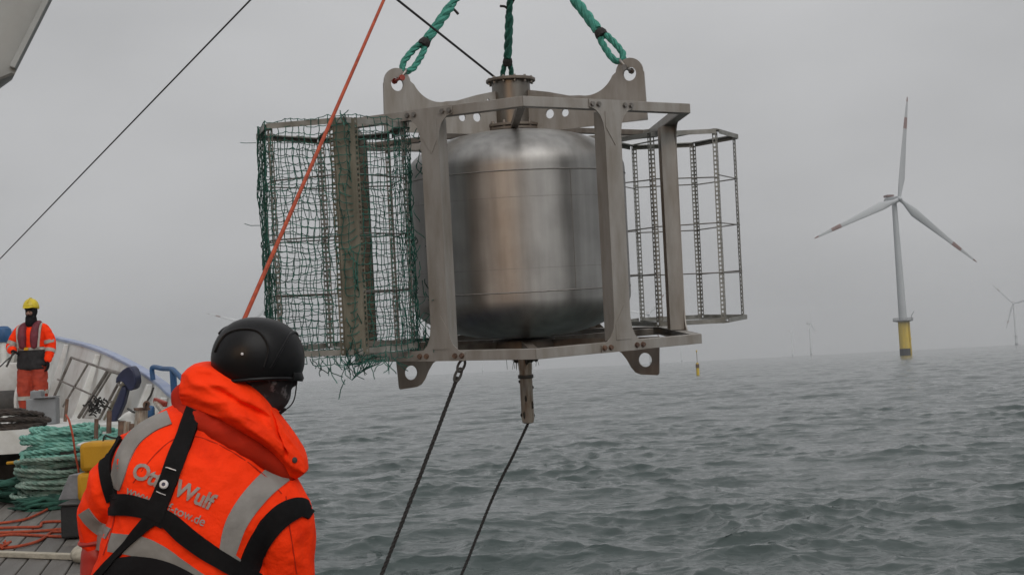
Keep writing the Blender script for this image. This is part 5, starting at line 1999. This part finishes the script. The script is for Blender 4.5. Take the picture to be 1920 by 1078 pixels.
def build_locker():
    root = empty('grey_locker', T(U(88, 800, 15.2)))
    tag(root, 'grey steel locker on the bow in front of the crew member', 'locker')
    c = U(78, 765, 15.3)
    rot = Matrix((PR, AX, Vector((0, 0, 1)))).transposed()
    z = FORE_Z
    link('body', MB().box(Vector((c.x + 0.02, c.y, z + 0.17)), (0.36, 0.36, 0.34), rot), M_grey, root, smooth=None, bevel=0.012)
    link('raised_back', MB().box(Vector((c.x - 0.08, c.y + 0.08, z + 0.22)), (0.14, 0.30, 0.44), rot), M_grey, root, smooth=None, bevel=0.012)
    link('lid', MB().box(Vector((c.x + 0.075, c.y - 0.02, z + 0.352)), (0.27, 0.40, 0.018), rot), M_grey, root, smooth=None, bevel=0.004)
    mb = MB(); px_tube(mb, [(122, 790, 14.6), (126, 748, 14.6)], 0.022)
    link('pin_post', mb, M_rust, root)
build_locker()

def build_shadow_roller():
    c = U(8, 765, 18.6)
    root = empty('shadow_roller', T((c.x, c.y, FORE_Z)))
    tag(root, 'added shadow-dark windlass on the bow beside the locker', 'roller')
    z = FORE_Z
    link('drum', MB().tube([Vector((c.x - 0.6, c.y, z + 0.28)), Vector((c.x + 0.18, c.y + 0.1, z + 0.28))], 0.20, 20), M_iron, root)  # dark drum added where the bow recess lies in shadow
    link('drum_flange', MB().tube([Vector((c.x + 0.19, c.y + 0.1, z + 0.28)), Vector((c.x + 0.23, c.y + 0.105, z + 0.28))], 0.27, 24), M_white_paint, root)
    link('side_frame', MB().bar(Vector((c.x + 0.38, c.y - 0.1, z + 0.0)), Vector((c.x + 0.52, c.y + 0.1, z + 0.46)), 0.10, 0.05), M_white_paint, root, smooth=None, bevel=0.01)
    link('hood_plate', MB().box(Vector((c.x - 0.4, c.y + 0.35, z + 0.66)), (1.5, 0.06, 0.52)), M_white_paint, root, smooth=None, bevel=0.02)
build_shadow_roller()

def build_lamp_post():
    c = U(6, 628, 21.0)
    root = empty('bow_post', T((c.x, c.y, FORE_Z)))
    tag(root, 'white bow post with a round blue cover on top', 'post')
    link('post', MB().tube([Vector((c.x, c.y, FORE_Z)), Vector((c.x, c.y, c.z - 0.1))], 0.06, 10), M_white_paint, root)
    prof = [(0.01, 0.16), (0.08, 0.155), (0.13, 0.11), (0.145, 0.02), (0.13, -0.08), (0.09, -0.13), (0.03, -0.14)]
    link('cover', MB().lathe(prof, 20, T(c)), M_blue, root)
build_lamp_post()

# dark rope pile on the forecastle edge
def coil(name, label, c, radii, heights, r, m, seed, group=None, squash=1.0, loose=0.05):
    rnd = random.Random(seed)
    pts = []
    for rad, z in zip(radii, heights):
        n = 22
        ph = rnd.uniform(0, 6.28)
        ex, ey = rnd.uniform(-loose, loose), rnd.uniform(-loose, loose)
        for i in range(n):
            a = 2 * math.pi * i / n
            k = rad * (1 + 0.045 * math.sin(2 * a + ph) + 0.02 * math.sin(5 * a + ph * 2))
            pts.append(c + Vector((ex + k * math.cos(a), ey + k * squash * math.sin(a), z + 0.022 * math.sin(a * 2 + ph) + rnd.uniform(-.005, .005))))
    mb = MB()
    twisted(mb, smooth_path(pts, 2), r, n=5, lay=r * 8, step=r * 1.1)
    o = link(name, mb, m)
    return tag(o, label, 'rope', group)
c = U(22, 793, 13.9)
coil('rope_pile', 'dark brown rope pile on the white forecastle edge', Vector((c.x, c.y, FORE_Z)), [0.36, 0.33, 0.37, 0.30, 0.34, 0.25], [0.03, 0.06, 0.10, 0.13, 0.17, 0.20], 0.030, mat('tarred_rope', (0.06, 0.045, 0.035), 0.9, scale=15, color2=(0.025, 0.02, 0.018), bump=0.5), 3, loose=0.06)

# the big green rope coils on deck
CC = U(118, 905, 13.05)
cz = deck_z(13.05)
coil('rope_coil', 'pale weathered grey-green rope coil under the bright green one', Vector((CC.x, 13.05, cz)),
     [0.44 + 0.035 * math.sin(i * 1.7) for i in range(13)] + [0.38 + 0.02 * i for i in range(4)], [0.05 + i * 0.036 for i in range(13)] + [0.10 + i * 0.10 for i in range(4)], 0.026, M_coil_old, 5, loose=0.035)
coil('rope_coil', 'bright sea-green rope coil heaped on top of the pale coil', Vector((CC.x + 0.03, 13.05, cz)),
     [0.42, 0.45, 0.43, 0.41, 0.39, 0.36, 0.33, 0.27], [0.53, 0.575, 0.62, 0.665, 0.71, 0.75, 0.785, 0.80], 0.032, M_coil, 8, loose=0.05)
c2 = U(190, 792, 13.5)
coil('rope_coil', 'small green rope coil lying behind the two big coils', Vector((c2.x - 0.05, 13.6, cz + 0.58)), [0.27, 0.28, 0.25, 0.22], [0.03, 0.075, 0.12, 0.16], 0.030, M_coil, 9, loose=0.03)
# box carrying the small coil
cb = U(190, 850, 13.6)
rotd = Matrix((PR, AX, Vector((0, 0, 1)))).transposed()
o = empty('deck_box', T((cb.x, 13.6, cz)))
tag(o, 'dark grey deck box behind the green rope coils', 'box')
link('body', MB().box(Vector((cb.x - 0.05, 13.62, cz + 0.29)), (0.75, 0.5, 0.56), rotd), M_iron, o, smooth=None, bevel=0.01)
link('lid', MB().box(Vector((cb.x - 0.05, 13.62, cz + 0.582)), (0.79, 0.54, 0.02), rotd), M_iron, o, smooth=None, bevel=0.004)
# orange lashing over the coil
lash = [U(124, 778, 12.8), U(130, 790, 12.5), U(137, 820, 12.43), U(141, 850, 12.42), U(147, 880, 12.42), U(150, 905, 12.42)]
line('lashing_line', 'thin orange line draped down the face of the rope coil', smooth_path(lash, 6), 0.011, M_orange_rope)

# heap of green netting at the foot of the coil
def build_netheap():
    rnd = random.Random(21)
    mb = MB()
    for i in range(150):
        if i < 100:
            p = U(rnd.uniform(35, 165), 0, 12.75)
            c = Vector((p.x, rnd.uniform(12.45, 12.8), 0))
            c.z = deck_z(c.y) + rnd.uniform(0.0, 0.10)
        else:
            p = U(rnd.uniform(-25, 45), 0, 13.2)
            c = Vector((p.x, rnd.uniform(12.9, 13.5), 0))
            c.z = deck_z(c.y) + rnd.uniform(0.0, 0.24)
        a = rnd.uniform(-0.5, 0.5)
        d = Vector((math.cos(a), math.sin(a) * 0.4, rnd.uniform(-0.25, 0.25)))
        L = rnd.uniform(0.08, 0.22)
        q = [c - d * L, c + Vector((0, -0.02, rnd.uniform(0, 0.04))), c + d * L]
        mb.tube(smooth_path(q, 4), [0.006] + [rnd.uniform(0.012, 0.03)] * 7 + [0.006], 6)
    o = link('net_heap', mb, M_netheap, smooth=60)
    tag(o, 'heap of dark green netting on deck at the foot of the coil', 'netting', kind='stuff')
    mb = MB(); px_tube(mb, [(14, 868, 13.0), (26, 867, 12.95), (40, 862, 12.9)], 0.018, 8)
    tag(link('yellow_strap', mb, M_yellow), 'short yellow strap lying in the green netting', 'strap')
    mb = MB(); px_tube(mb, [(44, 852, 12.75), (42, 866, 12.72), (48, 880, 12.7), (54, 892, 12.7)], 0.03, 8, 4)
    tag(link('pale_rope_end', mb, M_coil), 'pale turquoise rope end hanging at the side of the coil', 'rope')
build_netheap()

# yellow floats on a dark skid
def build_floats():
    d = 10.9
    c = U(205, 985, d)
    z0 = deck_z(d)
    rot = Matrix.Rotation(R(8), 3, 'Z')
    o = empty('rubber_skid', T((c.x, d, z0)))
    tag(o, 'dark rubber skid block under the yellow floats', 'block')
    link('block', MB().box(Vector((c.x + 0.02, d, z0 + 0.15)), (0.78, 0.5, 0.29), rot), M_rubber, o, smooth=None, bevel=0.02)
    link('strip', MB().box(Vector((c.x + 0.02, d - 0.02, z0 + 0.302)), (0.80, 0.5, 0.014), rot), M_iron, o, smooth=None, bevel=0.003)
    for k, lab in enumerate(('lower yellow foam float resting on the dark skid', 'upper yellow foam float with a rope eye on its top')):
        zz = z0 + 0.312 + k * 0.268
        f = empty('yellow_float', T((c.x + 0.1, d, zz)))
        tag(f, lab, 'float', 'yellow foam floats')
        ex = 0.0 if k else -0.03
        link('body', MB().box(Vector((c.x + 0.10 + ex, d, zz + 0.132)), (0.60, 0.42, 0.26), rot), M_yellow, f, smooth=60, bevel=0.04)
        if k:
            e = Vector((c.x + 0.02, d - 0.05, zz + 0.262))
            link('rope_eye', MB().tube(smooth_path([e + Vector((-.04, 0, 0)), e + Vector((-.02, 0, .05)), e + Vector((.03, 0, .03)), e + Vector((.12, 0.02, .012)), e + Vector((.3, 0.02, .012))], 4), 0.008, 6), M_black_rope, f)
    s = U(137, 905, 11.2)
    mb = MB()
    mb.add([Vector((s.x - 0.11, 11.1, z0 + 0.30)), Vector((s.x + 0.08, 11.1, z0 + 0.30)), Vector((s.x + 0.08, 11.4, z0 + 0.30)), Vector((s.x - 0.11, 11.4, z0 + 0.30)),
            Vector((s.x - 0.01, 11.13, z0 + 0.53)), Vector((s.x + 0.08, 11.13, z0 + 0.53)), Vector((s.x + 0.08, 11.37, z0 + 0.53)), Vector((s.x - 0.01, 11.37, z0 + 0.53))],
           [(0, 1, 2, 3), (4, 5, 6, 7), (0, 1, 5, 4), (1, 2, 6, 5), (2, 3, 7, 6), (3, 0, 4, 7)])
    tag(link('concrete_wedge', mb, M_conc, smooth=None, bevel=0.01), 'grey concrete wedge beside the yellow floats', 'wedge')
build_floats()

# belaying stand with pins and a small winch near the bulwark
def build_stand():
    d = 12.4
    c = U(250, 830, d)
    z0 = deck_z(d)
    top = U(250, 828, d).z
    o = empty('pin_stand', T((c.x, d, z0)))
    tag(o, 'rusty belaying stand with upright pins behind the yellow floats', 'stand')
    link('plinth', MB().box(Vector((c.x, d, (z0 + top) / 2)), (0.85, 0.5, top - z0), rotd), M_iron, o, smooth=None, bevel=0.01)
    link('shelf', MB().box(Vector((c.x - 0.05, d - 0.02, top + 0.012)), (0.95, 0.56, 0.022), rotd), M_white_paint, o, smooth=None, bevel=0.004)
    for px, y0, y1, r_ in ((180, 822, 785, .022), (204, 812, 770, .026), (228, 822, 789, .04), (237, 822, 790, .04), (246, 822, 794, .028)):
        link('pin', MB().tube([U(px, y0, d), U(px + 1, y1, d)], r_, 10), M_rust if px != 237 else M_stem, o)
    w = U(262, 800, 12.9)
    wo = empty('capstan', T((w.x, 12.9, top)))
    tag(wo, 'small grey-brown capstan with a bent crank on the stand', 'winch')
    link('barrel', MB().tube([U(262, 826, 12.7), U(264, 790, 12.7), U(266, 768, 12.7)], [.085, .07, .065], 16), M_stem, wo)
    link('cap', MB().tube([U(266, 769, 12.7), U(266, 764, 12.7)], .085, 16), M_rust, wo)
    mb = MB(); px_tube(mb, [(273, 765, 12.6), (276, 752, 12.6), (283, 740, 12.6), (288, 726, 12.6)], 0.012, 6, 4)
    link('crank', mb, M_iron, wo)
    mb = MB(); px_tube(mb, [(271, 765, 12.58), (270, 757, 12.58), (275, 753, 12.58), (279, 757, 12.58), (276, 764, 12.58)], 0.014, 6, 4)
    link('ring', mb, M_rust, wo)
    mb = MB(); px_tube(mb, [(240, 766, 13.0), (250, 772, 12.8), (262, 774, 12.7)], 0.014, 6)
    link('pawl', mb, M_iron, wo)
    so = empty('brace_bar', T(U(300, 790, 13.0)))
    tag(so, 'pale brace bar with a red bracket against the bulwark', 'brace')
    mb = MB(); px_tube(mb, [(292, 754, 13.4), (318, 786, 12.9)], 0.032, 8); link('bar', mb, M_stem, so)
    link('bracket', MB().bar(U(290, 750, 13.4), U(311, 758, 13.3), 0.05, 0.06), M_redpin, so, smooth=None, bevel=0.008)
    bo = MB().box(U(281, 772, 13.3), (0.10, 0.10, 0.14))
    tag(link('blue_canister', bo, M_blue, bevel=0.03), 'small blue canister behind the capstan', 'canister')
    sk = MB()
    sk.loft([(U(246, 796, 13.2), CR, CF, .05, .05), (U(236, 786, 13.2), CR, CF, .09, .07), (U(244, 774, 13.2), CR, CF, .06, .05), (U(252, 768, 13.2), CR, CF, .03, .03)], 12)
    tag(link('canvas_bag', sk, M_white_paint, smooth=60), 'small off-white canvas bag beside the capstan', 'bag')
build_stand()

# orange lines lying on the planks
def deck_pt(px, py):
    """the deck point seen at this pixel"""
    o = Vector((0, 0, EYE))
    v = U(px, py, 1.0) - o
    k = (EYE - 1.85 - EYE) / (v.z - 0.05 * v.y)
    return o + v * k
DL = [('orange line running up to the dark skid across the planks', [(-20, 985), (20, 981), (50, 975), (80, 962), (104, 948), (122, 938)]),
      ('slack orange line in the bundle, the farthest strand with a step', [(-20, 993), (40, 991), (74, 990), (80, 982), (110, 980), (150, 982), (185, 981)]),
      ('orange line in the middle of the bundle on the planks', [(-20, 1002), (30, 1000), (75, 998), (110, 995), (140, 992), (180, 994)]),
      ('double orange line of the bundle with a bight near the worker', [(-20, 1010), (20, 1005), (60, 1006), (95, 1008), (130, 1008), (142, 1003), (128, 997), (105, 995)]),
      ('orange line curving from the bundle down to a frayed end', [(178, 998), (140, 1000), (100, 1000), (88, 1007), (70, 1018), (40, 1026), (10, 1030), (-20, 1031)])]
for k, (lab, pts) in enumerate(DL):
    P = smooth_path([deck_pt(*p) + Vector((0, 0, 0.016)) for p in pts], 8)
    line('orange_line', lab, P, 0.0135, M_orange_rope)['group'] = 'orange lines on the deck'
fr = MB()
rnd = random.Random(2)
e = deck_pt(4, 1030)
for i in range(26):
    fr.tube([e + Vector((rnd.uniform(-.05, .04), rnd.uniform(-.05, .05), 0.02)), e + Vector((rnd.uniform(-.07, .09), rnd.uniform(-.1, .1), rnd.uniform(0.01, 0.07)))], 0.008, 5)
tag(link('frayed_knot', fr, M_orange_rope), 'bright orange frayed knot lying on the planks', 'knot')
p, q = deck_pt(-30, 1042), deck_pt(148, 1049)
tag(link('wooden_batten', MB().bar(p + Vector((0, 0, .025)), q + Vector((0, 0, .025)), 0.075, 0.045), M_wood, smooth=None, bevel=0.006), 'pale wooden batten lying across the deck planks', 'batten')
p = deck_pt(152, 1052)
bag = MB()
bag.ellipsoid(p + Vector((0.05, 0.0, 0.06)), (0.12, 0.14, 0.08))
bag.ellipsoid(p + Vector((0.12, 0.15, 0.10)), (0.12, 0.12, 0.12))
bme = evaluated(bag, 0.014, 4, 'sack')
wrinkle(bme, 0.012, 10, seed=2)
so = link('sack', None, M_wood, me=bme)
tag(so, 'small tan cloth sack on deck at the batten end', 'sack')
